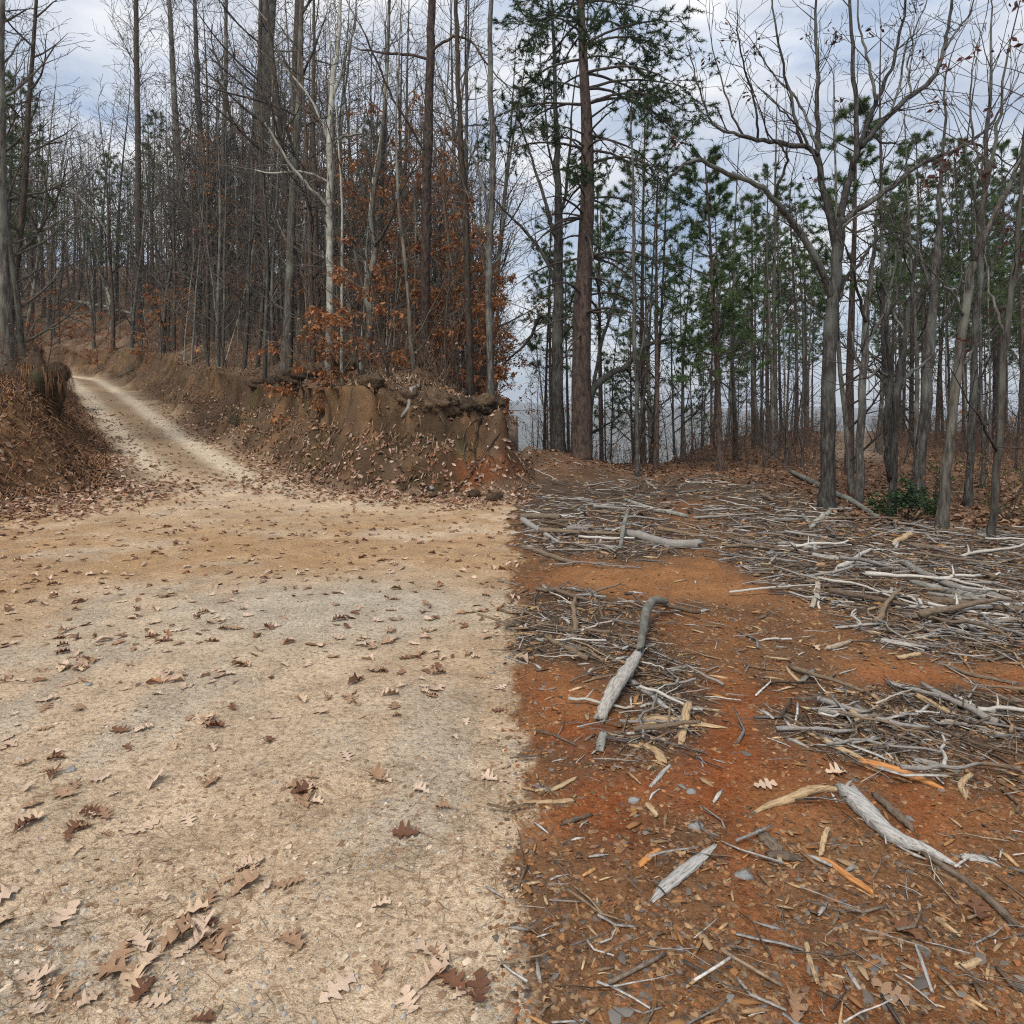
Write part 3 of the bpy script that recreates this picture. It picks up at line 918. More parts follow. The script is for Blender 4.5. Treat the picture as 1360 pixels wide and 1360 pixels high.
# ------------------------------------------------------------------ trees traced limb by limb
def traced_tree(name, label, cat, trunk, limbs, bark, twig, seed, dens=2.2, tl=0.9, maxlev=1, from_frac=0.35, depth=None, rust=0, rustcol=None,
                group=None, spread_depth=0.5, sides=9, up=0.05, trunk_twigs=True):
    rg = random.Random(seed); ng = np.random.default_rng(seed)
    u0, v0, w0 = trunk[0]
    if depth is None:
        b = unproj(u0, v0)
    else:
        x = (u0 - 680) / FPX * depth
        b = np.array([x, depth, H1(x, depth)])
    d = b[1]
    o = root(name, tuple(b), label, cat, group)
    k = d / FPX
    rmn = max(0.0045, 0.00026 * d)
    if d > 20: tl = tl * d / 20
    def world(P, dd, first=None):
        n = len(P); out = []
        for i, (u, v, w) in enumerate(P):
            dep = d + dd * i / max(1, n - 1)
            out.append(((u - 680) / FPX * dep, dep, EYE - (v - HOR) / FPX * dep))
        W = np.array(out) - b
        if first is not None: W[0] = first
        return W, np.array([p[2] for p in P]) * 0.5 * k
    def resample(W, r, n):
        S = smooth_pts(W, n)
        return S, np.interp(np.linspace(0, 1, n), np.linspace(0, 1, len(r)), r)
    W, r = world(trunk, 0.0, np.array([0, 0, -0.15]))
    S, rr = resample(W, r, 26)
    S[1:-1] += ng.normal(0, 0.012, (24, 3))
    rr[0] *= 1.45; rr[1] *= 1.15
    tb = MB(); tb.tube(S, rr, sides, True, 0.07, 1.0, ng)
    lines = [(S, rr, from_frac)] if trunk_twigs else []
    for q, L in enumerate(limbs):
        dd = L[0] if isinstance(L[0], (int, float)) else (rg.uniform(-1, 1) * spread_depth * 2)
        P = L[1:] if isinstance(L[0], (int, float)) else L
        Wl, rl = world(P, dd)
        nn = max(8, int(len(P) * 3))
        Sl, rrl = resample(Wl, rl, nn)
        Sl[1:] += ng.normal(0, 0.012, (nn - 1, 3))
        lb = MB(); lb.tube(Sl, rrl, 6, True, 0.06, 1.0, ng)
        add_obj('limb', lb.mesh('limb'), bark, o)
        lines.append((Sl, rrl, 0.08))
    segs, tips = [], []
    for S_, r_, ff in lines:
        n = len(S_)
        ln = float(np.linalg.norm(np.diff(S_, axis=0), axis=1).sum())
        for _ in range(int(ln * (1 - ff) * dens)):
            t = (ff + (1 - ff) * rg.random()) * (n - 1); i = min(int(t), n - 2); f = t - i
            p = S_[i] * (1 - f) + S_[i + 1] * f
            dr = vnorm(tuple(S_[i + 1] - S_[i]))
            L = tl * rg.uniform(0.45, 1.3) * (1.15 - 0.5 * t / n)
            grow(tuple(p), fork(dr, rg.uniform(0.4, 1.05), rg), L, min(r_[i] * 0.5, 0.006 + 0.008 * L), 0, maxlev, segs, tips, rg, 0.2, up, 0.75, rmin=rmn)
        grow(tuple(S_[-1]), vnorm(tuple(S_[-1] - S_[-2])), tl * 1.2, r_[-1], 0, maxlev, segs, tips, rg, 0.2, up, 0.8, rmin=rmn)
    add_obj('trunk', tb.mesh('trunk'), bark, o)
    if segs:
        a, c = split_segs(segs)
        cb = MB(); cb.segs(a, 5); cb.segs(c, 3)
        add_obj('branches', cb.mesh('branches'), twig, o, kind='stuff')
    if rust:
        T = np.array([t[0] for t in tips])
        ctr = T[ng.integers(0, len(T), max(1, rust // 7))]
        P = ctr[ng.integers(0, len(ctr), rust)] + ng.normal(0, 0.07, (rust, 3))
        C = (RUST if rustcol is None else np.array(rustcol))[ng.integers(0, 5 if rustcol is None else len(rustcol), rust)] * (0.6 + 0.6 * ng.random((rust, 1)))
        V, F, C = leaf_quads(P, 0.07 + 0.05 * ng.random(rust), C, ng)
        add_obj('dead_leaves', mesh_from('dead_leaves', V, [F], C), M_rustleaf, o, kind='stuff')
    TREE_AT.append((b[0], b[1], max(0.4, w0 * k)))
    return o
TREE_AT = []
def at(u, d):
    x = (u - 680) / FPX * d
    return (x, d, H1(x, d) - 0.03)

def G(*pts): return list(pts)
# ---- the big bare oak in the clearing
traced_tree('oak_tree', 'tall bare oak with wide forking limbs standing alone at the edge of the stick-strewn clearing', 'tree',
    [(1098, 676, 20), (1099, 600, 18), (1100, 520, 17.5), (1103, 450, 17), (1107, 400, 16), (1111, 350, 14), (1114, 310, 13), (1117, 290, 12)],
    [G(-1.2, (1107, 400, 9), (1094, 366, 9), (1072, 325, 8.5), (1050, 292, 8), (1030, 268, 7.5), (1012, 250, 7), (985, 236, 6), (955, 226, 5.5), (925, 212, 5), (905, 222, 3.5), (884, 238, 2)),
     G(-1.3, (1028, 266, 4), (1033, 245, 4), (1046, 215, 3.5), (1040, 200, 2.5), (1022, 180, 2), (1012, 150, 1.5)),
     G(0.9, (1115, 300, 9), (1132, 282, 9), (1160, 264, 8.5), (1190, 243, 8), (1215, 222, 7), (1250, 207, 6), (1285, 190, 5), (1310, 170, 4), (1330, 145, 2.5), (1345, 110, 1.5)),
     G(1.0, (1278, 194, 4), (1300, 192, 3), (1320, 205, 2.5), (1345, 222, 1.5)),
     G(0.6, (1112, 345, 9), (1105, 305, 9), (1096, 262, 8.5), (1089, 225, 8), (1086, 195, 7), (1086, 150, 6), (1086, 100, 5), (1084, 50, 4), (1083, 0, 3), (1080, -80, 1.5)),
     G(-0.7, (1087, 207, 7), (1074, 196, 7), (1050, 192, 6.5), (1025, 188, 6), (1000, 184, 5), (975, 176, 4), (955, 170, 3.5), (944, 160, 3), (930, 125, 2.2), (918, 80, 1.6), (910, 50, 1)),
     G(-0.8, (1006, 184, 3.5), (1004, 150, 3), (992, 105, 2.5), (983, 60, 2), (978, 10, 1.2)),
     G(-0.4, (987, 180, 3), (972, 150, 2.6), (960, 110, 2), (948, 70, 1.5), (942, 30, 1)),
     G(-0.2, (1066, 194, 4), (1057, 160, 4), (1046, 115, 3.5), (1036, 70, 3), (1028, 20, 2.2), (1018, -60, 1.2)),
     G(0.3, (1086, 200, 4), (1072, 165, 3.6), (1058, 130, 3), (1030, 100, 2.2), (1008, 70, 1.4)),
     G(0.2, (1117, 292, 10), (1122, 262, 9.5), (1130, 232, 9), (1138, 200, 8), (1148, 178, 7.5), (1158, 152, 6.5), (1166, 130, 6), (1176, 108, 5), (1188, 75, 4.2), (1196, 40, 3.5), (1204, -10, 2.8), (1208, -80, 1.5)),
     G(-0.8, (1133, 224, 6.5), (1137, 190, 6), (1137, 140, 5.5), (1133, 90, 5), (1130, 40, 4), (1128, -20, 3), (1124, -90, 1.5)),
     G(0.8, (1142, 196, 8), (1160, 176, 8), (1185, 148, 7.5), (1208, 128, 7), (1230, 112, 6.5), (1246, 90, 6), (1255, 62, 5.2), (1261, 30, 4.5), (1266, -20, 3.2), (1268, -90, 1.6)),
     G(0.5, (1164, 134, 4.5), (1158, 100, 4), (1148, 65, 3.4), (1140, 30, 2.6), (1138, -40, 1.4)),
     G(1.0, (1178, 158, 3.4), (1196, 110, 3), (1200, 70, 2.6), (1215, 40, 2), (1232, 0, 1.4)),
     G(0.9, (1210, 126, 3), (1206, 90, 2.6), (1212, 60, 2), (1205, 30, 1.4)),
     G(0.4, (1255, 66, 3.4), (1270, 40, 3), (1286, 22, 2.2), (1300, -20, 1.2)),
     G(-0.9, (1110, 352, 6), (1120, 320, 5), (1122, 300, 4), (1138, 288, 3), (1160, 280, 2)),
     G(0.7, (1113, 398, 7), (1122, 372, 6), (1140, 352, 5), (1156, 328, 4), (1172, 312, 3), (1190, 308, 1.8)),
     G(-0.5, (1092, 240, 4), (1082, 210, 3.6), (1062, 170, 3), (1040, 150, 2.2), (1020, 128, 1.4)),
     G(0.5, (1150, 174, 2.6), (1170, 188, 3), (1186, 190, 2.4)),
     ],
    M_bark_oak, M_twig_dark, 41, dens=3.2, tl=0.85, maxlev=2, trunk_twigs=False, rust=170, rustcol=[(0.10, 0.045, 0.03), (0.14, 0.06, 0.035), (0.08, 0.04, 0.03)])

# ---- other trees of the clearing
TW = M_twig_dark
traced_tree('bare_tree', 'dark straight bare tree right beside the big shaggy pine', 'tree',
    G((742, 608, 17), (741, 520, 16), (741, 420, 14), (742, 320, 12), (741, 240, 9), (738, 140, 6), (734, 20, 4), (730, -70, 2)),
    [G((741, 330, 6), (728, 280, 5), (712, 230, 4), (700, 190, 2.5)), G((742, 300, 5), (752, 250, 4.5), (757, 190, 3.5), (762, 120, 2)), G((741, 390, 6), (722, 340, 5), (700, 310, 4), (680, 290, 3)),
     G((742, 440, 5), (720, 420, 4.5), (704, 448, 4), (685, 470, 3)), G((740, 250, 4), (728, 190, 3), (722, 120, 2))],
    M_bark_oak, TW, 51, 2.6, 1.3, 1, 0.35, 18.4)
traced_tree('crooked_oak', 'dark crooked tree sweeping one limb sideways behind the shaggy pine', 'tree',
    G((780, 609, 11), (782, 570, 11), (782, 535, 10), (792, 512, 9), (812, 496, 8), (832, 487, 7), (846, 468, 6), (866, 456, 5), (890, 450, 3.5), (908, 443, 2)),
    [G((783, 550, 6), (796, 470, 5), (810, 420, 4), (822, 380, 3), (838, 350, 2)), G((782, 575, 4), (792, 572, 4), (802, 566, 3)), G((832, 487, 4), (838, 500, 3), (852, 520, 2))],
    M_bark_oak, TW, 52, 2.4, 1.0, 1, 0.4, 19.6)
traced_tree('slim_tree', 'slim dark bare tree on the brow of the mound near the path', 'tree',
    G((847, 635, 7), (846, 560, 6.4), (845, 480, 6), (842, 380, 5), (841, 270, 4), (838, 150, 2)),
    [G((846, 540, 3.5), (852, 470, 3), (860, 420, 2)), G((845, 600, 3), (856, 575, 2.4), (868, 560, 1.4))], M_bark_oak, TW, 53, 2.4, 0.9, 1, 0.3, 15.6)
traced_tree('bare_tree', 'tall bare grey tree behind the oak, forked above head height, lichen on its trunk', 'tree',
    G((1140, 668, 11), (1143, 580, 10), (1147, 500, 9.5), (1150, 440, 9), (1153, 390, 7), (1160, 340, 5), (1166, 270, 3)),
    [G((1149, 460, 5), (1160, 440, 5), (1172, 420, 4), (1185, 380, 3), (1190, 330, 2)), G((1151, 430, 5), (1140, 390, 4), (1132, 350, 3)), G((1147, 500, 4), (1136, 470, 3.5), (1132, 440, 2.5))],
    M_bark_oak, TW, 54, 2.2, 1.2, 1, 0.4)
traced_tree('twin_stem_tree', 'bare tree with twin crooked stems beside the evergreen bush', 'tree',
    G((1180, 690, 10), (1185, 620, 9.5), (1189, 560, 9), (1192, 510, 8.5), (1198, 470, 7), (1206, 430, 6), (1212, 380, 4.5), (1218, 310, 3)),
    [G((1183, 640, 8), (1176, 590, 7.5), (1178, 540, 7), (1184, 500, 6), (1180, 455, 5.5), (1176, 425, 5), (1190, 400, 4), (1196, 350, 2.5)), G((1191, 520, 5), (1210, 495, 4.5), (1230, 480, 3.5), (1250, 462, 2)),
     G((1178, 500, 4), (1166, 492, 4), (1155, 500, 3)), G((1199, 465, 4), (1200, 440, 3.6), (1190, 420, 3))], M_bark_oak, TW, 55, 2.4, 1.0, 1, 0.4)
traced_tree('bare_tree', 'stout bare tree with reddish foot just behind the evergreen bush', 'tree',
    G((1217, 674, 15), (1223, 600, 14), (1231, 500, 12.5), (1238, 420, 11), (1243, 350, 9.5), (1248, 290, 7), (1252, 200, 4), (1256, 100, 2)),
    [G((1240, 400, 5), (1222, 340, 4), (1205, 320, 3)), G((1242, 360, 5), (1262, 320, 4), (1276, 280, 3), (1284, 220, 2)), G((1236, 440, 4), (1256, 420, 3.5), (1272, 388, 2.5))], M_bark_oak, TW, 56, 2.2, 1.3, 1, 0.45)
traced_tree('leaning_tree', 'bare grey tree leaning away from the clearing, its trunk forking high up', 'tree',
    G((1250, 702, 14), (1256, 630, 13), (1265, 550, 12), (1274, 470, 11), (1284, 400, 10), (1296, 345, 9), (1314, 300, 8), (1332, 262, 7), (1350, 225, 5), (1372, 150, 3)),
    [G((1294, 350, 7), (1302, 300, 6), (1310, 250, 5.5), (1320, 200, 4.5), (1330, 140, 3), (1338, 60, 2)), G((1270, 500, 4), (1290, 470, 3.6), (1300, 455, 2.5)), G((1280, 420, 4), (1264, 390, 3.5), (1246, 370, 2)),
     G((1310, 250, 3.5), (1296, 210, 3), (1290, 150, 2.4), (1292, 90, 1.6))], M_bark_grey, TW, 57, 2.6, 1.2, 2, 0.5, rust=120, rustcol=[(0.12, 0.05, 0.035), (0.09, 0.04, 0.03)])
traced_tree('bare_tree', 'straight bare tree among the leaves between the leaning tree and the lichened one', 'tree',
    G((1286, 672, 10), (1290, 580, 9), (1295, 470, 8.5), (1303, 350, 7), (1309, 230, 5.5), (1314, 120, 4), (1318, 10, 2)),
    [G((1300, 400, 4), (1318, 350, 3.5), (1332, 310, 2.5)), G((1305, 300, 4), (1292, 250, 3), (1284, 190, 2))], M_bark_oak, TW, 58, 2.4, 1.2, 1, 0.4)
traced_tree('bare_tree', 'pale lichened bare tree rooted in the leaf litter at the edge of the stick field', 'tree',
    G((1318, 717, 10), (1322, 640, 9.5), (1327, 560, 9), (1333, 480, 8), (1342, 400, 7), (1352, 300, 6), (1360, 180, 4), (1366, 40, 2)),
    [G((1324, 600, 4), (1312, 580, 3.5), (1304, 560, 3)), G((1336, 450, 4), (1322, 410, 3.4), (1312, 370, 2.4), (1306, 310, 1.6))], M_bark_grey, TW, 59, 2.2, 1.2, 1, 0.4,
    rust=150, rustcol=[(0.14, 0.05, 0.04), (0.10, 0.04, 0.035)])

# ---- traced trees of the slope above the road
ROADT = [
    ('slim_tree', 'straight slim brown tree rising behind the bank where the road bends', M_bark_brown, G((186, 442, 9), (184, 330, 8), (183, 180, 7), (181, 60, 6.5), (180, -60, 5)), [], 3.0),
    ('leaning_tree', 'dark bare tree leaning over the bank, left stem of the clump by the pink flagging', M_bark_grey, G((262, 442, 11), (254, 360, 9), (242, 260, 8), (233, 150, 7.5), (227, 40, 6), (222, -60, 4)), [], 2.5),
    ('bare_tree', 'dark bare tree standing right behind the pink flagging', M_bark_oak, G((286, 449, 10), (282, 380, 9), (277, 300, 8), (268, 200, 7), (262, 100, 6), (257, -60, 4)), [G((275, 280, 3), (290, 230, 3), (310, 180, 2))], 2.5),
    ('bare_tree', 'pale grey bare tree standing beside the pink flagging clump', M_bark_grey, G((303, 449, 9), (300, 380, 8), (299, 300, 7), (297, 200, 6), (300, 60, 5), (300, -60, 3)), [], 2.5),
    ('stout_tree', 'stout dark trunk, thicker of the close pair beside the green holly', M_bark_oak, G((326, 402, 18), (322, 330, 16), (330, 250, 15), (342, 170, 14), (349, 60, 12), (352, -80, 9)), [G((330, 250, 6), (312, 190, 5), (300, 120, 4))], 1.6),
    ('stout_tree', 'stout dark trunk, straighter of the close pair beside the green holly', M_bark_oak, G((346, 404, 17), (343, 330, 15), (346, 250, 14), (353, 150, 12), (361, 20, 10), (366, -80, 8)), [], 1.6),
    ('bare_tree', 'dark straight bare tree above the undercut lip of the bank', M_bark_brown, G((393, 446, 13), (390, 360, 11), (393, 250, 10), (391, 120, 9), (395, 22, 8), (397, -80, 6)), [G((392, 200, 4), (376, 160, 3.5), (352, 130, 2.5))], 2.0),
    ('beech_tree', 'pale smooth trunk with a white crossing limb above the bank', M_bark_pale, G((437, 466, 11), (438, 380, 10), (437, 300, 9.5), (438, 200, 9), (441, 120, 7), (450, 40, 5), (455, -60, 3)),
        [G(-1.0, (435, 277, 4.2), (420, 258, 4.2), (402, 238, 4), (386, 220, 3.6), (368, 190, 3), (352, 163, 2)), G(0.4, (436, 242, 3.4), (415, 232, 3.4), (390, 228, 3.2), (365, 230, 2.8), (338, 226, 2)),
         G(-0.5, (439, 196, 3.6), (452, 184, 3.4), (466, 179, 3), (484, 177, 2)), G((437, 190, 4), (422, 150, 3.4), (404, 120, 3), (380, 92, 2)), G((440, 140, 4), (455, 90, 3.4), (470, 40, 2.5))], 2.4),
    ('pine_tree', 'dark straight pine trunk standing in front of the rusty beech leaves', M_bark_pine, G((562, 462, 13), (565, 380, 12.5), (566, 300, 12), (568, 200, 11.5), (571, 100, 11), (573, 20, 10), (574, -100, 8)),
        [G((568, 205, 3.2), (540, 160, 3), (516, 120, 3), (500, 80, 2.6), (482, 40, 2)), G((571, 80, 4), (545, 72, 4), (515, 70, 3.4), (480, 66, 2.4)), G((572, 70, 4), (600, 50, 3.6), (625, 55, 3), (650, 90, 2.4))], 1.6),
    ('slim_tree', 'slim reddish dark tree leaning a little beside the pine above the red cut', M_bark_brown, G((626, 478, 9.5), (622, 400, 8.5), (618, 300, 8), (613, 200, 7), (608, 100, 6), (606, 20, 5.5), (604, -80, 4)), [], 1.8),
    ('crooked_tree', 'crooked low-forked tree on the mossy lip amid rusty beech leaves', M_bark_grey, G((484, 470, 11), (492, 425, 10), (487, 385, 9), (498, 335, 8), (493, 285, 6.5), (505, 200, 5), (512, 120, 4), (516, 20, 3)),
        [G((490, 400, 5), (476, 360, 4.5), (470, 320, 4), (462, 280, 3)), G((496, 330, 5), (515, 300, 4), (530, 260, 3))], 2.0),
    ('bare_tree', 'dark bare tree rooted at the end of the bank over the red cut', M_bark_oak, G((652, 486, 10), (649, 400, 9), (651, 300, 8.5), (655, 200, 8), (650, 80, 7), (655, -60, 5)), [G((652, 300, 4), (640, 240, 3.4), (620, 190, 2.4))], 2.2),
]
NEARD = {562: 16.4, 626: 16.0, 652: 15.2, 484: 17.2, 437: 18.6}
for k, (nm, lb, bk, tr, lm, dn) in enumerate(ROADT):
    traced_tree(nm, lb, 'tree', tr, lm, bk, M_twig, 300 + k, dn * 1.15, 1.5, 2 if tr[0][0] not in NEARD else 1, 0.22, NEARD.get(tr[0][0]))
traced_tree('bent_sapling', 'thin pale sapling bent over in an arch beside the road', 'tree',
    G((152, 428, 6), (151, 380, 5), (149, 330, 4.6), (134, 296, 4.2), (106, 262, 4), (76, 246, 3.6), (44, 239, 3), (16, 240, 2.6), (-20, 250, 2)), [], M_bark_pale, M_twig, 331, 1.2, 0.7, 1, 0.4)
traced_tree('bent_sapling', 'thin pale broken sapling slanting low beneath the arched one', 'tree',
    G((150, 330 + 100, 4), (120, 300, 3.4), (104, 288, 3.2), (80, 296, 3), (50, 306, 3), (15, 318, 2.4)), [], M_bark_pale, M_twig, 332, 1.2, 0.6, 1, 0.4)
traced_tree('tree_snag', 'pale broken snag standing on the bank by the bend', 'snag', G((151, 436, 7), (148, 410, 6.5), (143, 382, 5.5)), [], M_bark_pale, M_twig, 333, 0.0, 0.12, 0, 0.9)
traced_tree('tree_snag', 'short broken brown snag on the slope with a ragged top', 'snag', G((373, 446, 8), (370, 425, 7), (366, 398, 7)), [G((368, 408, 4), (378, 401, 5), (386, 400, 4))], M_bark_brown, M_twig, 334, 0.0, 0.1, 0, 0.9)

# ---- the big shaggy pine
def shaggy_pine():
    rg = random.Random(61); ng = np.random.default_rng(61)
    d = 17.6; b = np.array(at(772, d)); k = d / FPX
    o = root('pine_tree', tuple(b), 'big shaggy pine with drooping needle-tipped limbs on the mound', 'tree')
    tr = [(772, 612, 30), (772, 560, 27), (772, 450, 24), (776, 350, 21), (780, 250, 18), (779, 170, 15), (775, 90, 12), (772, 20, 9.5), (769, -70, 7), (766, -150, 4), (765, -210, 1.5)]
    W = np.array([((u - 680) * k, d, EYE - (v - HOR) * k) for u, v, w in tr]) - b
    W[0] = (0, 0, -0.2)
    S = smooth_pts(W, 40); r = np.interp(np.linspace(0, 1, 40), np.linspace(0, 1, len(tr)), [t[2] for t in tr]) * 0.5 * k
    tb = MB(); tb.tube(S, r, 11, True, 0.05, 1.0, ng)
    add_obj('trunk', tb.mesh('trunk'), M_bark_pine, o)
    segs, tips = [], []; nd = 0
    limbs = []
    Ht = S[-1][2]
    nb = 100
    for i in range(nb):
        z = (3.4 + (Ht - 3.8) * ((i + rg.random()) / nb))
        limbs.append(z)
    livetips = []
    fine = []
    for z in limbs:
        j = int(np.argmin(np.abs(S[:, 2] - z))); p = tuple(S[j]); rel = (z - 3.4) / (Ht - 3.4)
        az = rg.random() * 6.283
        L = (2.9 if rel < 0.6 else 2.9 * (1 - (rel - 0.6) / 0.42)) * rg.uniform(0.55, 1.1)
        L = max(L, 0.35)
        dead = rel < 0.28 or (rel < 0.42 and rg.random() < 0.55)
        s0, t0 = [], []
        el = rg.uniform(0.05, 0.5) if rel > 0.25 else rg.uniform(-0.1, 0.5)
        dr = vnorm((math.cos(az), math.sin(az), el))
        # main limb rises then droops
        q = p; n = 8; rr0 = min(0.045, 0.010 + 0.011 * L)
        for i in range(n):
            dr = vnorm(vadd(vadd(dr, rvec(rg), 0.13), (0, 0, -1), 0.11))
            q2 = vadd(q, dr, L / n)
            s0.append((*q, *q2, rr0 * (1 - 0.75 * i / n), rr0 * (1 - 0.75 * (i + 1) / n)))
            q = q2
            if i >= 2:
                for _ in range(2 if not dead else 1):
                    grow(q, fork(dr, rg.uniform(0.5, 1.0), rg), L * rg.uniform(0.18, 0.42), 0.010, 1, 2, s0, t0, rg, 0.2, -0.02 if dead else 0.03, 0.75, (0.5, 0.95), 0.004)
        t0.append((q, dr))
        segs += s0
        if not dead:
            livetips += t0
            fine += [x for x in s0 if x[6] < 0.0105]
    a, c = split_segs(segs)
    cb = MB(); cb.segs(a, 6); cb.segs(c, 3)
    add_obj('branches', cb.mesh('branches'), M_twig_dark, o, kind='stuff')
    P = np.array([t[0] for t in livetips]); D = np.array([t[1] for t in livetips])
    F = np.array(fine); kk = ng.integers(0, len(F), int(len(P) * 4.0))
    P = np.vstack([P, F[kk, 3:6]]); dd = F[kk, 3:6] - F[kk, :3]
    D = np.vstack([D, dd / (np.linalg.norm(dd, axis=1)[:, None] + 1e-9)])
    V, T, C = needle_tufts(P, D, ng, 10, 0.11, 0.019, ((0.024, 0.052, 0.022), (0.075, 0.11, 0.043)))
    add_obj('needles', mesh_from('needles', V, [T], C), M_needle, o, kind='stuff')
    TREE_AT.append((b[0], b[1], 0.8))
shaggy_pine()


# bushy pine in the middle of the clearing's far side, and the slim pines near it
bp = proto_pine(71, 8.9, 0.12, 0.38, 2.0, 14, 5, 12, 0.13, 7, 1.0, 0.016, 0.02, 4.0)
plant(bp, 'pine_tree', 'bushy green pine with a full pointed crown at the far edge of the clearing', 'tree', at(957, 18.6), 0.4, 1.0, M_bark_pine)
bp = proto_pine(72, 8.9, 0.09, 0.34, 1.15, 12, 4, 9, 0.12, 14, 0.75, 0.010)
plant(bp, 'pine_tree', 'thin sparse pine between the shaggy pine and the bushy pine', 'tree', at(871, 18.8), 1.4, 1.0, M_bark_pine)
bp = proto_pine(73, 9.3, 0.13, 0.50, 1.9, 9, 4, 12, 0.14, 8, 1.0, 0.016, 0.02, 5.0)
plant(bp, 'pine_tree', 'round-crowned pine close behind the bare oak', 'tree', at(1128, 17.5), 2.0, 1.05, M_bark_pine)
TREE_AT += [(at(957, 18.6)[0], 18.6, 1), (at(871, 18.8)[0], 18.8, 0.6), (at(1128, 17.5)[0], 17.5, 0.8)]

# ---- fillers
def free(x, y, gap):
    for a, b, r in TREE_AT:
        if (a - x) ** 2 + (b - y) ** 2 < (gap + r * 0.5) ** 2: return False
    return True

def fill(n, make, ulo, uhi, dlo, dhi, gap, ok, power=1.0, tries=60):
    k = 0; t = 0
    while k < n and t < n * tries:
        t += 1
        u = R.uniform(ulo, uhi); d = dlo + (dhi - dlo) * R.random() ** power
        x = (u - 680) / FPX * d
        if not ok(x, d, u): continue
        if not free(x, d, gap * (0.6 + d / 50)): continue
        TREE_AT.append((x, d, 0.3)); make(x, d, u); k += 1
    return k

def slope_ok(x, y, u):
    return float(tR(np.array([x]), np.array([y]))[0]) > 1.7 and x < -0.02 * y - 0.15
def nearbank_ok(x, y, u):
    t = float(tL(np.array([x]), np.array([y]))[0])
    return t > 1.6
def right_ok(x, y, u):
    return x > 0.035 * y

def mk_slope_bare(x, y, u):
    k = R.randrange(len(BARE_P))
    bk, bn = R.choice([(M_bark_grey, 'grey'), (M_bark_grey, 'grey'), (M_bark_oak, 'dark'), (M_bark_brown, 'brown'), (M_bark_brown, 'brown')])
    s = R.uniform(0.75, 1.25); ln = (R.uniform(-0.06, 0.06), R.uniform(-0.06, 0.06)); r = s * (0.13, 0.10, 0.17, 0.075, 0.11, 0.14, 0.085)[k]
    size = 'stout' if r > 0.16 else 'slim' if r > 0.10 else 'thin'
    post = 'leaning' if abs(ln[1]) > 0.035 else 'upright'
    where = 'near the bank lip' if y < 24 and x < -1 else 'high up the slope above the road' if y > 40 else 'partway up the slope above the road'
    if y > 31: k = k % 4
    plant((BARE_FAR if y > 31 else BARE_P)[k], 'bare_tree', f'{size} {post} {bn}-barked bare hardwood {where}', 'tree', (x, y, H1(x, y) - 0.05), R.random() * 6.28,
          s, bk, f'{size} {post} {bn} hardwoods {where}', ln, R.choice([M_twig, M_twig, M_twig_dark]))
def mk_slope_sap(x, y, u):
    k = R.randrange(5); s = R.uniform(0.8, 1.5); h = s * (4.5, 6.0, 3.2, 5.2, 7.0)[k]
    size = 'tall' if h > 6.5 else 'short' if h < 4.5 else 'middling'
    bk, bn = R.choice([(M_bark_grey, 'grey'), (M_bark_brown, 'brown'), (M_bark_pale, 'pale')])
    side = 'above the cut bank' if tR(np.array([x]), np.array([y]))[0] > 0 else 'on the near-side bank'
    plant(SAP_P[k], 'sapling', f'{size} {bn} leafless sapling in the undergrowth {side}', 'sapling', (x, y, H1(x, y) - 0.03), R.random() * 6.28,
          s, bk, f'{size} {bn} saplings {side}', (R.uniform(-0.12, 0.12), R.uniform(-0.12, 0.12)))
def mk_slope_rust(x, y, u):
    plant(R.choice(RUSTY_P), 'bare_tree', 'young oak on the slope still holding a few rusty leaves high up', 'tree', (x, y, H1(x, y) - 0.05), R.random() * 6.28,
          R.uniform(0.7, 1.1), M_bark_grey, 'young oaks with a few rusty leaves on the slope', (R.uniform(-0.05, 0.05), R.uniform(-0.05, 0.05)))
# rusty beeches, each where it stands
for k, (u, d, pi, s, lb) in enumerate([
    (520, 18.0, 0, 1.0, 'rusty-leaved young beech beside the crooked tree on the lip'), (598, 18.2, 1, 1.0, 'rusty-leaved young beech between the dark pine and the slim reddish tree'),
    (560, 20.5, 2, 1.05, 'tall rusty-leaved beech behind the dark pine trunk'), (468, 21.0, 2, 0.85, 'rusty-leaved beech between the pale trunk and the crooked tree'),
    (618, 19.0, 0, 0.9, 'rusty-leaved beech above the red cut at the end of the bank'), (500, 26.0, 2, 1.2, 'tall thin rusty-leaved beech farther up the slope behind the others'),
    (590, 26.0, 2, 1.25, 'tall rusty-leaved beech up the slope near the spur end'), (440, 16.4, 3, 1.0, 'low rusty beech sapling at the foot of the pale trunk'),
    (490, 15.6, 3, 1.1, 'low rusty beech sapling on the mossy lip of the bank'), (215, 36.0, 1, 0.95, 'rusty beech sapling on the bank by the road bend'), (62, 30.0, 1, 0.9, 'rusty beech sapling beside the arched sapling'),
    (405, 17.6, 3, 1.2, 'small rusty beech behind the undercut lip'), (130, 44.0, 1, 0.9, 'small rusty beech far back beyond the bend'), (570, 19.2, 0, 1.15, 'full rusty beech just behind the foot of the dark pine'), (530, 22.5, 2, 1.15, 'tall rusty beech behind the crooked tree'), (648, 30.0, 2, 1.1, 'tall rusty beech far back near the end of the spur'), (460, 28.0, 2, 1.2, 'tall rusty beech up the slope behind the pale trunk'), (612, 17.4, 3, 1.3, 'low rusty beech at the foot of the slim reddish tree'), (290, 40.0, 0, 1.1, 'rusty beech up the slope behind the pink flagging clump')]):
    x = (u - 680) / FPX * d
    plant(BEECH_P[pi], 'beech_tree', lb, 'tree', (x, d, H1(x, d) - 0.04), k * 1.3, s, M_bark_grey, 'rusty-leaved beeches above the road')
    TREE_AT.append((x, d, 0.5))
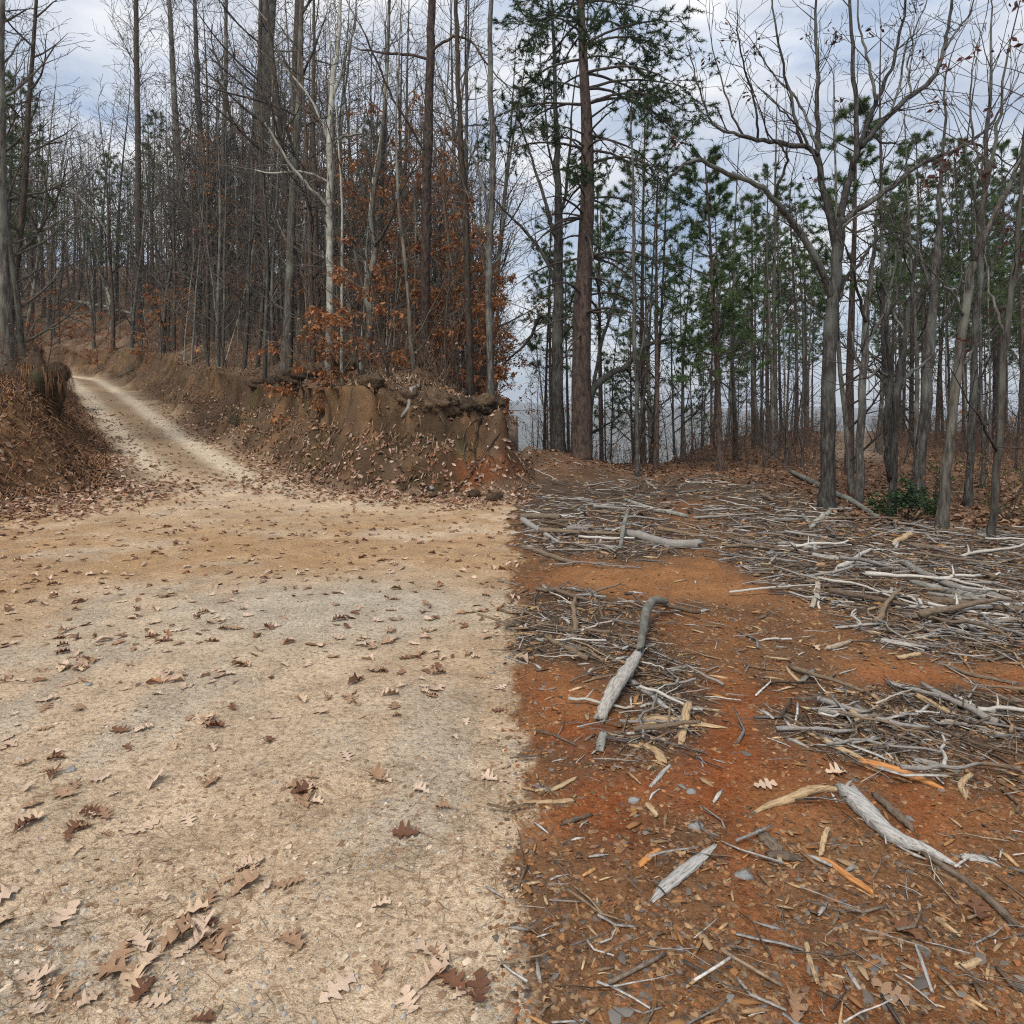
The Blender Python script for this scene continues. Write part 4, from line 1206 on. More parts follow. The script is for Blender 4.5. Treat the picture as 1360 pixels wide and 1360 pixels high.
# evergreens showing over the hardwoods
for u, d, k, s, lb in [(40, 34, 0, 1.0, 'green pine reaching over the road near the arched sapling'), (150, 50, 2, 1.0, 'dark green pine behind the slim brown tree'), (205, 52, 0, 1.05, 'dark green pine behind the leaning clump'),
                       (500, 33, 2, 0.8, 'green pine on the slope behind the beeches'), (600, 36, 0, 0.8, 'green pine on the slope near the spur end'), (250, 60, 2, 1.1, 'green pine high on the far slope'),
                       (-10, 26, 2, 0.85, 'green pine on the near-side bank, its limbs reaching over the road')]:
    x = (u - 680) / FPX * d
    plant(PINE_P[k], 'pine_tree', lb, 'tree', (x, d, H1(x, d) - 0.05), R.random() * 6, s, M_bark_pine)
    TREE_AT.append((x, d, 0.6))
fill(20, mk_slope_bare, 10, 640, 17.5, 25, 0.9, lambda x, y, u: slope_ok(x, y, u) and not (430 < u and y < 21))
fill(130, mk_slope_bare, -60, 674, 20, 62, 0.6, slope_ok)
fill(24, mk_slope_bare, 520, 676, 20, 50, 0.45, slope_ok)
fill(26, mk_slope_bare, 140, 460, 31.5, 46, 0.4, slope_ok)
fill(16, mk_slope_bare, -120, 75, 14, 36, 0.8, nearbank_ok)
fill(12, mk_slope_rust, 80, 672, 18, 42, 0.9, slope_ok)
fill(105, mk_slope_sap, 60, 672, 14.5, 34, 0.3, slope_ok)
fill(60, mk_slope_sap, -60, 400, 30, 62, 0.35, slope_ok)
fill(60, mk_slope_bare, -100, 330, 40, 64, 0.45, slope_ok)
fill(14, mk_slope_sap, -60, 90, 14, 34, 0.4, nearbank_ok)

def mk_plant_pine(x, y, u):
    k = R.randrange(4)
    side = 'between the bushy pine and the far track' if x < 0.52 * y else 'past the far track behind the leaning tree'
    row = 'front row' if y < 36 else 'middle rows' if y < 48 else 'back rows'
    crown = ('deep-crowned', 'high-crowned', 'deep-crowned', 'narrow-crowned')[k]
    plant(PINE_P[k], 'pine_tree', f'slender {crown} pine, {row} of the stand {side}', 'tree', (x, y, H1(x, y) - 0.05), R.random() * 6.28, R.uniform(0.82, 1.05), M_bark_pine,
          f'{crown} pines, {row} {side}', (R.uniform(-0.02, 0.02), R.uniform(-0.02, 0.02)))
def mk_valley_pine(x, y, u):
    plant(R.choice(PINE_P), 'pine_tree', 'pine growing on the valley side behind the mound', 'tree', (x, y, H1(x, y) - 0.05), R.random() * 6.28, R.uniform(0.7, 0.95), M_bark_pine,
          'pines on the valley side behind the mound', (R.uniform(-0.03, 0.03), R.uniform(-0.03, 0.03)), TW)
def mk_right_bare(x, y, u):
    bk, bn = R.choice([(M_bark_oak, 'dark'), (M_bark_grey, 'grey')])
    where = 'on the valley side behind the shaggy pine' if u < 905 else 'among the pines behind the bare oak' if x < 0.52 * y else 'in the leafy wood beside the leaning tree'
    plant(R.choice(BARE_P), 'bare_tree', f'thin {bn} leafless hardwood {where}', 'tree', (x, y, H1(x, y) - 0.05), R.random() * 6.28, R.uniform(0.5, 0.8), bk,
          f'thin {bn} hardwoods {where}', (R.uniform(-0.05, 0.05), R.uniform(-0.05, 0.05)), TW)
def mk_right_sap(x, y, u):
    where = 'behind the mound with the shaggy pine' if u < 905 else 'at the wood edge behind the bare oak' if x < 0.52 * y else 'in the wood beside the leaning tree'
    plant(R.choice(SAP_P), 'sapling', f'thin leafless sapling {where}', 'sapling', (x, y, H1(x, y) - 0.03), R.random() * 6.28, R.uniform(0.7, 1.3), M_bark_oak,
          f'leafless saplings {where}', (R.uniform(-0.1, 0.1), R.uniform(-0.1, 0.1)), TW)
fill(50, mk_plant_pine, 915, 1400, 27, 62, 0.8, lambda x, y, u: right_ok(x, y, u) and abs(x - 0.52 * y) > 1.5)
fill(9, mk_valley_pine, 700, 905, 22, 44, 0.8, right_ok)
fill(16, mk_right_bare, 700, 905, 19.5, 40, 0.6, right_ok)
fill(13, mk_right_bare, 1130, 1420, 13, 30, 0.9, lambda x, y, u: right_ok(x, y, u) and x > 6.2)
fill(14, mk_right_bare, 900, 1130, 21, 40, 0.8, lambda x, y, u: right_ok(x, y, u) and abs(x - 0.52 * y) > 1.4)
fill(40, mk_right_sap, 700, 1400, 17.5, 34, 0.4, lambda x, y, u: right_ok(x, y, u) and abs(x - 0.52 * y) > 1.4)

# far wood beyond the trees one can tell apart
def far_wood(name, label, ulo, uhi, dlo, dhi, n, seed, ok, hs, green=0.0):
    ng = np.random.default_rng(seed); rg = random.Random(seed)
    segs = []
    for _ in range(n):
        for t in range(50):
            u = rg.uniform(ulo, uhi); d = rg.uniform(dlo, dhi); x = (u - 680) / FPX * d
            if ok(x, d, u): break
        z = H1(x, d) - 0.1; h = rg.uniform(*hs); r = rg.uniform(0.06, 0.13)
        p = (x, d, z); dr = vnorm((rg.uniform(-0.05, 0.05), rg.uniform(-0.05, 0.05), 1))
        for i in range(6):
            dr = vnorm(vadd(dr, (rg.uniform(-1, 1), rg.uniform(-1, 1), 0), 0.05)); q = vadd(p, dr, h / 6)
            segs.append((*p, *q, r * (1 - i / 6.5), r * (1 - (i + 1) / 6.5)))
            p = q
            if i >= 1:
                for _k in range(4):
                    grow(p, fork(dr, rg.uniform(0.5, 1.0), rg), h * rg.uniform(0.08, 0.2), 0.03, 1, 2, segs, [], rg, 0.2, 0.06, 0.9, rmin=0.015)
    mb = MB(); mb.segs(segs, 3)
    add_obj(name, mb.mesh(name), M_twig, label=label, cat='woodland', kind='stuff')
far_wood('far_woodland', 'grey-brown mass of distant bare trees on the hillside', -120, 690, 52, 100, 80, 5, slope_ok, (9, 15))
far_wood('far_woodland', 'hazy mass of distant bare trees on the rise beyond the road bend', -160, 330, 60, 95, 70, 6, slope_ok, (10, 15))
#--PART3--
# ------------------------------------------------------------------ small shapes
def oak_leaf(seed, rows=9, curl=0.25, lobes=3.4, stalk=True):
    """lobed leaf one unit long on the X axis, curled edges, short stalk"""
    rg = np.random.default_rng(seed)
    t = np.linspace(0.02, 1, rows)
    w = 0.25 * np.sin(np.pi * np.clip(t, 0, 0.97)) ** 0.55 * (1 + (0.66 if rows > 6 else 0.3) * np.cos(2 * np.pi * lobes * t + 2.6))
    w = np.maximum(w * (0.6 + 0.55 * t), 0.015)
    bend = rg.uniform(-0.22, 0.3); tw = rg.uniform(-0.35, 0.35); sk = rg.uniform(-0.12, 0.12)
    V = []
    for i in range(rows):
        zc = bend * (t[i] - 0.5) ** 2 * 2 + 0.02
        a = tw * (t[i] - 0.5)
        for s in (-1, 0, 1):
            ww = w[i] * (1 + rg.uniform(-0.15, 0.15))
            yy = s * ww
            zz = zc + (curl * rg.uniform(0.4, 1.5) * ww * 1.6 if s else 0) + yy * a
            V.append((t[i] - 0.5 + (rg.uniform(-0.03, 0.05) if s else 0), yy + sk * math.sin(t[i] * 3), zz))
    V += [(-0.62, 0.012, 0.03), (-0.62, -0.012, 0.03)]
    V = np.array(V)
    V[:, 2] -= V[:, 2].min() * 0.85
    T = []
    for i in range(rows - 1):
        for c in (0, 1):
            a = i * 3 + c
            T += [(a, a + 3, a + 4), (a, a + 4, a + 1)]
    n = rows * 3
    if not stalk: return V[:n], np.array(T)
    T += [(n, n + 1, 1), (0, n, 1), (2, 1, n + 1)]
    return V, np.array(T)

def flake(seed, k=5, thick=0.12, asp=0.6):
    """bark flake: uneven polygon with a raised back, unit length"""
    rg = np.random.default_rng(seed)
    th = (np.arange(k) + rg.uniform(-0.3, 0.3, k)) / k * 6.283
    r = 0.5 * rg.uniform(0.65, 1.1, k)
    V = np.stack([np.cos(th) * r, np.sin(th) * r * asp, rg.uniform(-0.03, 0.03, k)], -1)
    V = np.vstack([V, [(rg.uniform(-.12, .12), rg.uniform(-.08, .08), thick)]])
    T = np.array([(i, (i + 1) % k, k) for i in range(k)])
    return V, T

def splinter(seed, asp=0.14, thick=0.09):
    """split-wood sliver: tapered crooked bar, unit length"""
    rg = np.random.default_rng(seed)
    V = []
    for x, s in ((-0.5, rg.uniform(0.3, 0.8)), (rg.uniform(-.15, .15), 1.0), (0.5, rg.uniform(0.15, 0.6))):
        dy = rg.uniform(-0.04, 0.04); dz = rg.uniform(0, 0.03)
        for y, z in ((-1, 0), (1, 0), (0.7, 1), (-0.8, 1)):
            V.append((x + rg.uniform(-.03, .03), dy + y * asp * 0.5 * s, dz + z * thick * s))
    T = []
    for i in (0, 4):
        for j in range(4):
            k = (j + 1) % 4
            T += [(i + j, i + k, i + 4 + k), (i + j, i + 4 + k, i + 4 + j)]
    T += [(0, 2, 1), (0, 3, 2), (8, 9, 10), (8, 10, 11)]
    return np.array(V), np.array(T)

def twig_shape(seed, sides=4, n=4, r=0.02, bend=0.05):
    rg = np.random.default_rng(seed)
    x = np.linspace(-0.5, 0.5, n)
    pts = np.stack([x, np.cumsum(rg.normal(0, bend, n)), np.cumsum(rg.normal(0, bend * 0.3, n))], -1)
    pts[:, 1:] -= pts[:, 1:].mean(0)
    mb = MB(); mb.tube(pts, r * np.linspace(1, rg.uniform(0.4, 0.9), n), sides, True, 0.12, 1.0, rg)
    V = np.concatenate(mb.V)
    Q = np.concatenate(mb.P[4]); T = np.concatenate(mb.P[3])
    return V, np.vstack([Q[:, [0, 1, 2]], Q[:, [0, 2, 3]], T])

def pebble(seed):
    rg = np.random.default_rng(seed)
    V = np.array([(1, 0, 0), (0, 1, 0), (-1, 0, 0), (0, -1, 0), (0, 0, 0.8), (0, 0, -0.6), (.6, .6, .4), (-.6, -.5, .4)], float) * 0.5
    V *= rg.uniform(0.7, 1.2, (8, 1))
    T = np.array([(0, 6, 4), (6, 1, 4), (1, 2, 4), (2, 7, 4), (7, 3, 4), (3, 0, 4), (0, 1, 6), (2, 3, 7)])
    return V, T

LEAF_HI = [oak_leaf(500 + k, 15, c, 3.8) for k, c in enumerate((0.05, 0.14, 0.25, 0.5, 0.7, 0.2, 0.1, 0.4))]
LEAF_LO = [oak_leaf(520 + k, 5, c, 1.9) for k, c in enumerate((0.1, 0.3, 0.6, 0.9, 0.4, 0.2))]
LEAF_FAR = [oak_leaf(530 + k, 3, c, 1.0, False) for k, c in enumerate((0.1, 0.3, 0.6, 0.9, 0.4, 0.2))]
FLAKES = [flake(540 + k, 4 + k % 2, 0.06 + 0.03 * (k % 4), 0.45 + 0.1 * (k % 4)) for k in range(8)]
SPLINT = [splinter(560 + k, 0.10 + 0.05 * (k % 3)) for k in range(6)]
TWIGS = [twig_shape(580 + k, 3, 4, 0.014 + 0.009 * (k % 3), 0.04 + 0.03 * (k % 3)) for k in range(8)]
PEBB = [pebble(600 + k) for k in range(5)]

def logd(n, lo, hi, g):
    return lo * (hi / lo) ** g.random(n)
def side_x(d, g, u0, u1, out=1.9, share=0.22):
    """x for a strip of ground seen between two photo columns, carried on past its outer edge"""
    n = len(d); x = (g.uniform(u0, u1, n) - 680) / FPX * d
    edge = (u1 if u1 > 1000 else u0)
    ext = (edge - 680) / FPX * d + (1 if edge > 680 else -1) * out * g.random(n)
    return np.where(g.random(n) < share, ext, x)
def pick(cols, n, g, lo=0.75, hi=1.2):
    c = np.array(cols)[g.integers(0, len(cols), n)]
    return c * g.uniform(lo, hi, (n, 1))
def drop(x, y, lift=0.0):
    return np.stack([x, y, terrain(x, y) + lift], -1)

LEAFC = [(0.46, 0.32, 0.22), (0.34, 0.205, 0.13), (0.24, 0.125, 0.075), (0.52, 0.38, 0.28), (0.17, 0.085, 0.05), (0.40, 0.26, 0.175), (0.30, 0.15, 0.08)]
FLOORC = [(0.26, 0.15, 0.095), (0.34, 0.21, 0.14), (0.19, 0.10, 0.06), (0.42, 0.30, 0.22), (0.24, 0.115, 0.06), (0.14, 0.075, 0.045)]

# ------------------------------------------------------------------ leaf litter, straw and grit on the road side
def road_litter():
    g = np.random.default_rng(901)
    # sparse over the road, thicker in drifts
    n = 26000
    d = logd(n, 1.3, 24, g); x = side_x(d, g, -160, 740)
    t = tR(x, d); t2 = tL(x, d)
    clump = fbm(x * 1.7, d * 1.7, 201, 3)
    edge = np.maximum(sstep(-1.6, -0.1, t), sstep(-2.0, -0.2, t2))
    p = 0.035 + 0.10 * sstep(0.5, 0.68, clump) * sstep(2, 6, d) + 0.17 * sstep(5.5, 9.5, d) + edge * 1.0
    trk = np.exp(-((t + 0.95) / 0.4) ** 2) + np.exp(-((t + 2.45) / 0.4) ** 2)
    p = np.where((d > 13) & (edge < 0.3), p * (1 - 0.85 * np.clip(trk, 0, 1)), p)
    ok = (g.random(n) < p) & (d > 3.8) & (x < 0.08 + 0.01 * d) & (t < 0.15) & (t2 < 0.2)
    x, d = x[ok], d[ok]; n = len(x)
    size = 0.045 + 0.065 * g.random(n)
    yaw = g.random(n) * 6.283
    rot = ground_rot(x, d, yaw, np.abs(g.normal(0, 0.28, n)), g)
    scatter('fallen_leaves', LEAF_LO, drop(x, d, 0.004), rot, size, pick(LEAFC, n, g), M_litter, 'brown and tan oak leaves littering the road and its edges', 'leaf litter')
    # drifts along both road edges
    n = 40000
    d = logd(n, 7.5, 30, g); x = side_x(d, g, -160, 720)
    t = tR(x, d); t2 = tL(x, d); f = fbm(x * 1.1, d * 1.1, 205, 3)
    e = np.maximum(sstep(-2.3, -0.1, t + (f - 0.5) * 1.6) * np.where(d > 14, sstep(-0.9, -0.2, t) * 0.8 + 0.05, 1.0), sstep(-2.6, -0.2, t2 + (f - 0.5) * 1.6) * np.where(d > 13, 0.10 + 0.6 * sstep(-0.7, -0.1, t2), 1.0))
    ok = (g.random(n) < e) & (t < 0.3) & (t2 < 0.3) & (x < 0.03 * d)
    x, d = x[ok], d[ok]; n = len(x)
    rot = ground_rot(x, d, g.random(n) * 6.283, np.abs(g.normal(0, 0.45, n)), g)
    scatter('fallen_leaves', LEAF_FAR, drop(x, d, 0.012), rot, 0.06 + 0.07 * g.random(n), pick(LEAFC, n, g), M_litter, 'drifts of curled brown leaves heaped along the foot of both road banks', 'leaf litter')
    # banks and forest floor
    n = 54000
    d = logd(n, 7, 66, g); u = g.uniform(-160, 700, n); x = (u - 680) / FPX * d
    t = tR(x, d); t2 = tL(x, d)
    face = sstep(0.9, 1.1, t) * sstep(1.8, 1.5, t)
    red = sstep(-1.6, -0.6, x) * face
    p = np.where(t > 0, 0.85 - 0.2 * face - 0.45 * red, np.where(t2 > 0, 0.7, 0))
    ok = (g.random(n) < p) & (x < 0.02 * d) & ~((t > 0) & (t < 1.9) & (x > -1.3) & (g.random(n) < 0.5))
    x, d = x[ok], d[ok]; n = len(x)
    rot = ground_rot(x, d, g.random(n) * 6.283, np.abs(g.normal(0, 0.4, n)), g)
    scatter('fallen_leaves', LEAF_FAR, drop(x, d, 0.012), rot, 0.07 + 0.08 * g.random(n), pick(FLOORC, n, g), M_litter,
            'brown leaf litter covering the banks and the slope above the road', 'leaf litter')
    # pine straw and shredded bits
    n = 12000
    d = logd(n, 1.2, 13, g); x = side_x(d, g, -160, 690)
    cl = fbm(x * 1.3, d * 1.3, 211, 3)
    ok = (g.random(n) < 0.25 + 0.75 * sstep(0.42, 0.62, cl)) & (x < 0) & (tR(x, d) < 0) & (tL(x, d) < 0)
    x, d = x[ok], d[ok]; n = len(x)
    V = np.array([(-0.5, -0.5, 0.0), (-0.5, 0.5, 0.0), (0.05, 0.55, 0.012), (0.05, -0.45, 0.012), (0.5, 0.0, 0.0), (-0.2, 0.1, 0.02)])
    T = np.array([(0, 3, 2), (0, 2, 1), (3, 4, 2)]); V = V[:5]
    V2 = V.copy(); V2[2:4, 1] += 5; V2[4, 1] += 2
    V3 = V.copy(); V3[2:4, 1] -= 6; V3[4, 1] -= 3
    sc = np.stack([0.03 + 0.08 * g.random(n), 0.0011 + 0.0011 * g.random(n), np.full(n, 0.25)], -1)
    rot = ground_rot(x, d, g.normal(0, 0.75, n), np.abs(g.normal(0, 0.05, n)), g)
    scatter('pine_straw', [(V, T), (V2, T), (V3, T)], drop(x, d, 0.004), rot, sc, pick([(0.27, 0.15, 0.075), (0.20, 0.12, 0.065), (0.34, 0.21, 0.11), (0.15, 0.095, 0.06)], n, g), M_straw,
            'thin rusty pine needles strewn over the road surface', 'pine straw')
    n = 24000
    d = logd(n, 1.2, 9, g); x = side_x(d, g, -160, 690)
    ok = (x < 0.05) & (tR(x, d) < 0) & (tL(x, d) < 0) & (g.random(n) < 0.22 + 0.78 * sstep(0.5, 0.64, fbm(x * 1.5, d * 1.5, 221, 3)))
    x, d = x[ok], d[ok]; n = len(x)
    frag = g.random(n) < 0.55
    sz = 0.008 + 0.036 * g.random(n) ** 2.6
    rot = ground_rot(x, d, g.random(n) * 6.283, np.abs(g.normal(0, 0.3, n)), g)
    scatter('leaf_fragments', FLAKES, drop(x, d, 0.001), rot, sz, pick([(0.46, 0.33, 0.215), (0.36, 0.24, 0.145), (0.26, 0.16, 0.095), (0.54, 0.43, 0.31)], n, g), M_litter,
            'crumbled leaf fragments scattered over the road', 'leaf litter')
    n = 9000
    d = logd(n, 1.2, 8, g); x = side_x(d, g, -160, 690)
    ok = (x < 0.12 * g.random(n) ** 2 * d * 0.5) & (g.random(n) < 0.25 + 0.75 * sstep(0.5, 0.65, fbm(x * 2.6, d * 1.6, 111, 4)))
    x, d = x[ok], d[ok]; n = len(x)
    rot = ground_rot(x, d, g.random(n) * 6.283, np.zeros(n), g)
    scatter('gravel', PEBB, drop(x, d, 0.0), rot, 0.006 + 0.016 * g.random(n) ** 2.2, pick([(0.40, 0.365, 0.31), (0.33, 0.31, 0.275), (0.50, 0.43, 0.34), (0.26, 0.245, 0.225)], n, g), M_chips,
            'small grey gravel pressed into the sandy road', 'gravel')
road_litter()

def leaf_mats():
    a = piece_mat('pale_oak_leaf', [(0, (0.50, 0.36, 0.26)), (0.5, (0.62, 0.47, 0.355)), (1, (0.55, 0.40, 0.265))], 30.0, (1, 2, 1), 0.7, 0.35, (0.62, 0.58, 0.52))
    b = piece_mat('brown_oak_leaf', [(0, (0.30, 0.18, 0.105)), (1, (0.38, 0.245, 0.155))], 30.0, (1, 2, 1), 0.7, 0.35, (0.6, 0.55, 0.5))
    c = piece_mat('dark_oak_leaf', [(0, (0.135, 0.062, 0.036)), (1, (0.20, 0.095, 0.052))], 30.0, (1, 2, 1), 0.65, 0.35, (0.6, 0.55, 0.5))
    return a, b, c
M_LEAVES = leaf_mats()

def lay(name, me, mat, x, y, yaw, scale, label, cat, group=None, lift=0.0, tilt=(0, 0)):
    o = bpy.data.objects.new(name, me); COL.objects.link(o)
    e = 0.06
    sx = math.atan((H1(x + e, y) - H1(x - e, y)) / (2 * e)); sy = math.atan((H1(x, y + e) - H1(x, y - e)) / (2 * e))
    from mathutils import Euler
    q = Euler((sy + tilt[0], -sx + tilt[1], 0)).to_quaternion() @ Euler((0, 0, yaw)).to_quaternion()
    o.rotation_mode = 'QUATERNION'; o.rotation_quaternion = q
    o.location = (x, y, H1(x, y) + lift)
    o.scale = (scale,) * 3 if np.ndim(scale) == 0 else scale
    if len(me.materials) == 0: me.materials.append(mat)
    o.material_slots[0].link = 'OBJECT'; o.material_slots[0].material = mat
    o['label'] = label; o['category'] = cat
    if group: o['group'] = group
    return o

def near_leaves():
    g = np.random.default_rng(911)
    me = [mesh_from('oak_leaf', V, [T], None, True) for V, T in LEAF_HI]
    spots = [(110, 1100), (140, 1110), (250, 1090), (300, 1240), (270, 1250), (90, 1218), (215, 1195), (45, 1300), (190, 970), (480, 953), (355, 985), (540, 1108), (590, 1075), (460, 1005), (285, 968), (75, 1010), (30, 1015),
             (535, 912), (605, 980), (130, 857), (200, 848), (560, 1050), (405, 1065), (355, 1180), (505, 1205), (650, 1035), (330, 1150), (245, 1262), (500, 1290), (600, 1310), (210, 1330), (120, 1330), (395, 1045), (60, 940), (310, 940),
             (85, 885), (105, 890), (270, 815), (295, 825), (320, 835), (255, 800), (345, 795), (235, 838), (375, 735), (560, 870), (585, 875), (615, 760), (640, 900), (520, 840), (480, 850), (65, 770), (40, 800), (160, 800), (575, 925)]
    pts = [tuple(unproj(u, v)[:2]) for u, v in spots]
    for cu, cv, k, r in ((200, 1265, 12, 90), (120, 1095, 7, 60), (60, 1320, 7, 50), (290, 1245, 5, 40), (300, 815, 9, 60), (540, 905, 7, 60), (330, 1160, 5, 40), (560, 1300, 7, 80), (110, 865, 5, 40), (600, 865, 8, 60), (380, 1050, 5, 40)):
        for _ in range(k):
            q = unproj(cu + g.normal(0, r * 0.6), min(1350, cv + g.normal(0, r * 0.3)))
            pts.append((q[0], q[1]))
    while len(pts) < 298:
        d = float(g.uniform(1.6, 7.5)); u = g.uniform(-60, 668); x = (u - 680) / FPX * d
        if g.random() < 0.2 + 0.8 * float(sstep(0.42, 0.6, fbm(np.array([x * 1.4]), np.array([d * 1.4]), 231, 3))[0]):
            pts.append((x, d))
    kinds = [('pale', 'pale tan lobed oak leaf lying on the sandy road', 'pale oak leaves on the road'), ('brown', 'mid-brown lobed oak leaf lying on the sandy road', 'brown oak leaves on the road'),
             ('dark', 'dark curled oak leaf lying on the sandy road', 'dark curled oak leaves on the road')]
    for i, (x, y) in enumerate(pts):
        k = int(g.choice([0, 0, 0, 1, 1, 2]))
        m = me[int(g.integers(3, 6))] if k == 2 else me[int(g.integers(0, 8))]
        s = float(0.05 + 0.075 * g.random() ** 1.3) if y < 4 else float(g.uniform(0.06, 0.115))
        sz = 'large' if s > 0.1 else 'small' if s < 0.075 else 'middle-sized'
        where = 'the far sandy part of the road' if y > 4.5 else 'the near sandy part of the road' if y < 2.6 else 'the middle of the sandy road'
        lay('oak_leaf', m, M_LEAVES[k], x, y, float(g.random() * 6.283), s, f"{sz} {kinds[k][1].replace('the sandy road', where)}", 'leaf', f'{sz} {kinds[k][2]}, {where}', 0.004, (float(g.normal(0, 0.07)), float(g.normal(0, 0.07))))
near_leaves()

# ------------------------------------------------------------------ bank growth
def blades(name, n, ok, colors, label, lo, hi, seed, dlo, dhi, ulo, uhi, down=0.0, width=0.006):
    g = np.random.default_rng(seed)
    d = logd(n, dlo, dhi, g); u = g.uniform(ulo, uhi, n); x = (u - 680) / FPX * d
    m = ok(x, d, g); x, d = x[m], d[m]; n = len(x)
    B = drop(x, d, -0.02)
    L = lo + (hi - lo) * g.random(n)
    az = g.random(n) * 6.283
    e = 0.1
    gx = (terrain(x + e, d, False) - terrain(x - e, d, False)) / (2 * e); gy = (terrain(x, d + e, False) - terrain(x, d - e, False)) / (2 * e)
    out = np.stack([-gx, -gy, np.ones(n)], -1); out /= np.linalg.norm(out, axis=1)[:, None]
    D = out * (0.8 - 0.3 * down) + np.stack([np.cos(az), np.sin(az), np.zeros(n)], -1) * g.uniform(0.1, 0.7, (n, 1))
    mid = B + D * (L * 0.55)[:, None]
    tip = mid + (D * 0.6 + np.stack([np.cos(az) * 0.5, np.sin(az) * 0.5, -0.4 - down * g.random(n)], -1)) * (L * 0.5)[:, None]
    S = np.stack([-np.sin(az), np.cos(az), np.zeros(n)], -1) * (width * g.uniform(0.6, 1.4, n))[:, None]
    V = np.stack([B - S, B + S, mid + S * 0.8, mid - S * 0.8, tip], 1).reshape(-1, 3)
    k = (np.arange(n) * 5)[:, None]
    T = np.concatenate([k + np.array([[0, 1, 2]]), k + np.array([[0, 2, 3]]), k + np.array([[3, 2, 4]])])
    me = mesh_from(name, V, [T], np.repeat(pick(colors, n, g), 5, 0))
    add_obj(name, me, M_straw, label=label, cat='dry grass', kind='stuff')

def bank_ok(x, y, g):
    t = tR(x, y)
    return (t > 0.15) & (t < 2.6) & (x < -0.03) & (g.random(len(x)) < 0.25 + 0.75 * sstep(0.4, 0.6, fbm(x * 1.2, y * 1.2, 241, 3))) & ~((x > -1.5) & (t < 1.1) & (g.random(len(x)) < 0.8))
blades('dry_grass', 42000, bank_ok, [(0.24, 0.175, 0.105), (0.34, 0.26, 0.16), (0.07, 0.05, 0.03), (0.045, 0.034, 0.02), (0.24, 0.13, 0.065)], 'dry brown grass and fine roots on the cut bank beyond the road', 0.15, 0.5, 921, 11.5, 45, 20, 690, 0.9, 0.010)
blades('dry_grass', 18000, lambda x, y, g: (tL(x, y) > 0.0) & (tL(x, y) < 4), [(0.24, 0.12, 0.055), (0.30, 0.165, 0.085), (0.17, 0.09, 0.045)], 'rusty dead grass on the near-side road bank', 0.15, 0.5, 922, 8, 34, -160, 180, 0.7, 0.009)
blades('dry_grass', 9000, lambda x, y, g: (tR(x, y) > 1.7) & (x < -0.03 * y) & (g.random(len(x)) < sstep(0.45, 0.62, fbm(x * 0.8, y * 0.8, 251, 3))), [(0.30, 0.22, 0.13), (0.36, 0.28, 0.17), (0.22, 0.15, 0.09)],
       'tall dry tan grass on the slope above the bank lip', 0.3, 0.85, 923, 14, 32, 380, 680, 0.1, 0.007)

blades('hanging_roots', 9000, lambda x, y, g: (tR(x, y) > 1.1) & (tR(x, y) < 1.95) & (x < -0.05) & (g.random(len(x)) < 0.2 + 0.8 * sstep(0.4, 0.6, fbm(x * 0.9, y * 0.9, 245, 3))),
       [(0.10, 0.07, 0.042), (0.15, 0.105, 0.062), (0.20, 0.15, 0.09), (0.07, 0.055, 0.03)], 'mat of fine roots and dead grass hanging from the lip of the cut bank', 0.3, 0.8, 924, 11.5, 40, 20, 690, 2.6, 0.010)

def brush(name, n, ok, label, seed, dlo, dhi, ulo, uhi, mat, hlo=0.4, hhi=1.7, leaves=0, cols=None):
    """thin leafless stems with side twigs"""
    g = np.random.default_rng(seed)
    d = logd(n, dlo, dhi, g); u = g.uniform(ulo, uhi, n); x = (u - 680) / FPX * d
    m = ok(x, d, g); x, d = x[m], d[m]; n = len(x)
    B = drop(x, d, -0.03); h = hlo + (hhi - hlo) * g.random(n) ** 1.5
    D = np.stack([g.normal(0, 0.25, n), g.normal(0, 0.25, n), np.ones(n)], -1)
    M_ = B + D * (h * 0.5)[:, None]
    D2 = D + g.normal(0, 0.2, (n, 3))
    T_ = M_ + D2 * (h * 0.5)[:, None]
    r = 0.0035 + 0.003 * g.random(n) + 0.00012 * d
    S = [np.column_stack([B, M_, r, r * 0.8]), np.column_stack([M_, T_, r * 0.8, r * 0.4])]
    ends = [T_]
    for k in range(5):
        t = g.uniform(0.3, 0.95, (n, 1)); P = B + (T_ - B) * t
        E = P + np.stack([g.normal(0, 0.5, n), g.normal(0, 0.5, n), g.uniform(0.1, 0.7, n)], -1) * (h * g.uniform(0.2, 0.5, n))[:, None]
        S.append(np.column_stack([P, E, r * 0.55, r * 0.35])); ends.append(E)
    mb = MB(); mb.segs(np.vstack(S), 3)
    add_obj(name, mb.mesh(name), mat, label=label, cat='undergrowth', kind='stuff')
    if leaves:
        E = np.concatenate(ends); P = E[g.integers(0, len(E), leaves)] * 1.0
        P += g.normal(0, 0.05, P.shape)
        V, F, C = leaf_quads(P, 0.05 + 0.05 * g.random(leaves), pick(cols, leaves, g), g)
        add_obj(name, mesh_from(name, V, [F], C), M_rustleaf, label=label.replace('stems', 'leaves'), cat='undergrowth', kind='stuff')
M_brush = bark_mat('brush', (0.07, 0.045, 0.032), (0.13, 0.085, 0.06), (0.20, 0.14, 0.10), None, (3, 3, 3), 0.1)
brush('undergrowth', 4200, lambda x, y, g: (tR(x, y) > 1.8) & (x < -0.02 * y) & (g.random(len(x)) < 0.35 + 0.65 * sstep(0.4, 0.6, fbm(x * 0.5, y * 0.5, 261, 3))),
      'thin brown leafless stems of undergrowth on the slope above the bank', 931, 13.5, 45, 0, 690, M_brush, 0.4, 1.9, 2600, FLOORC)
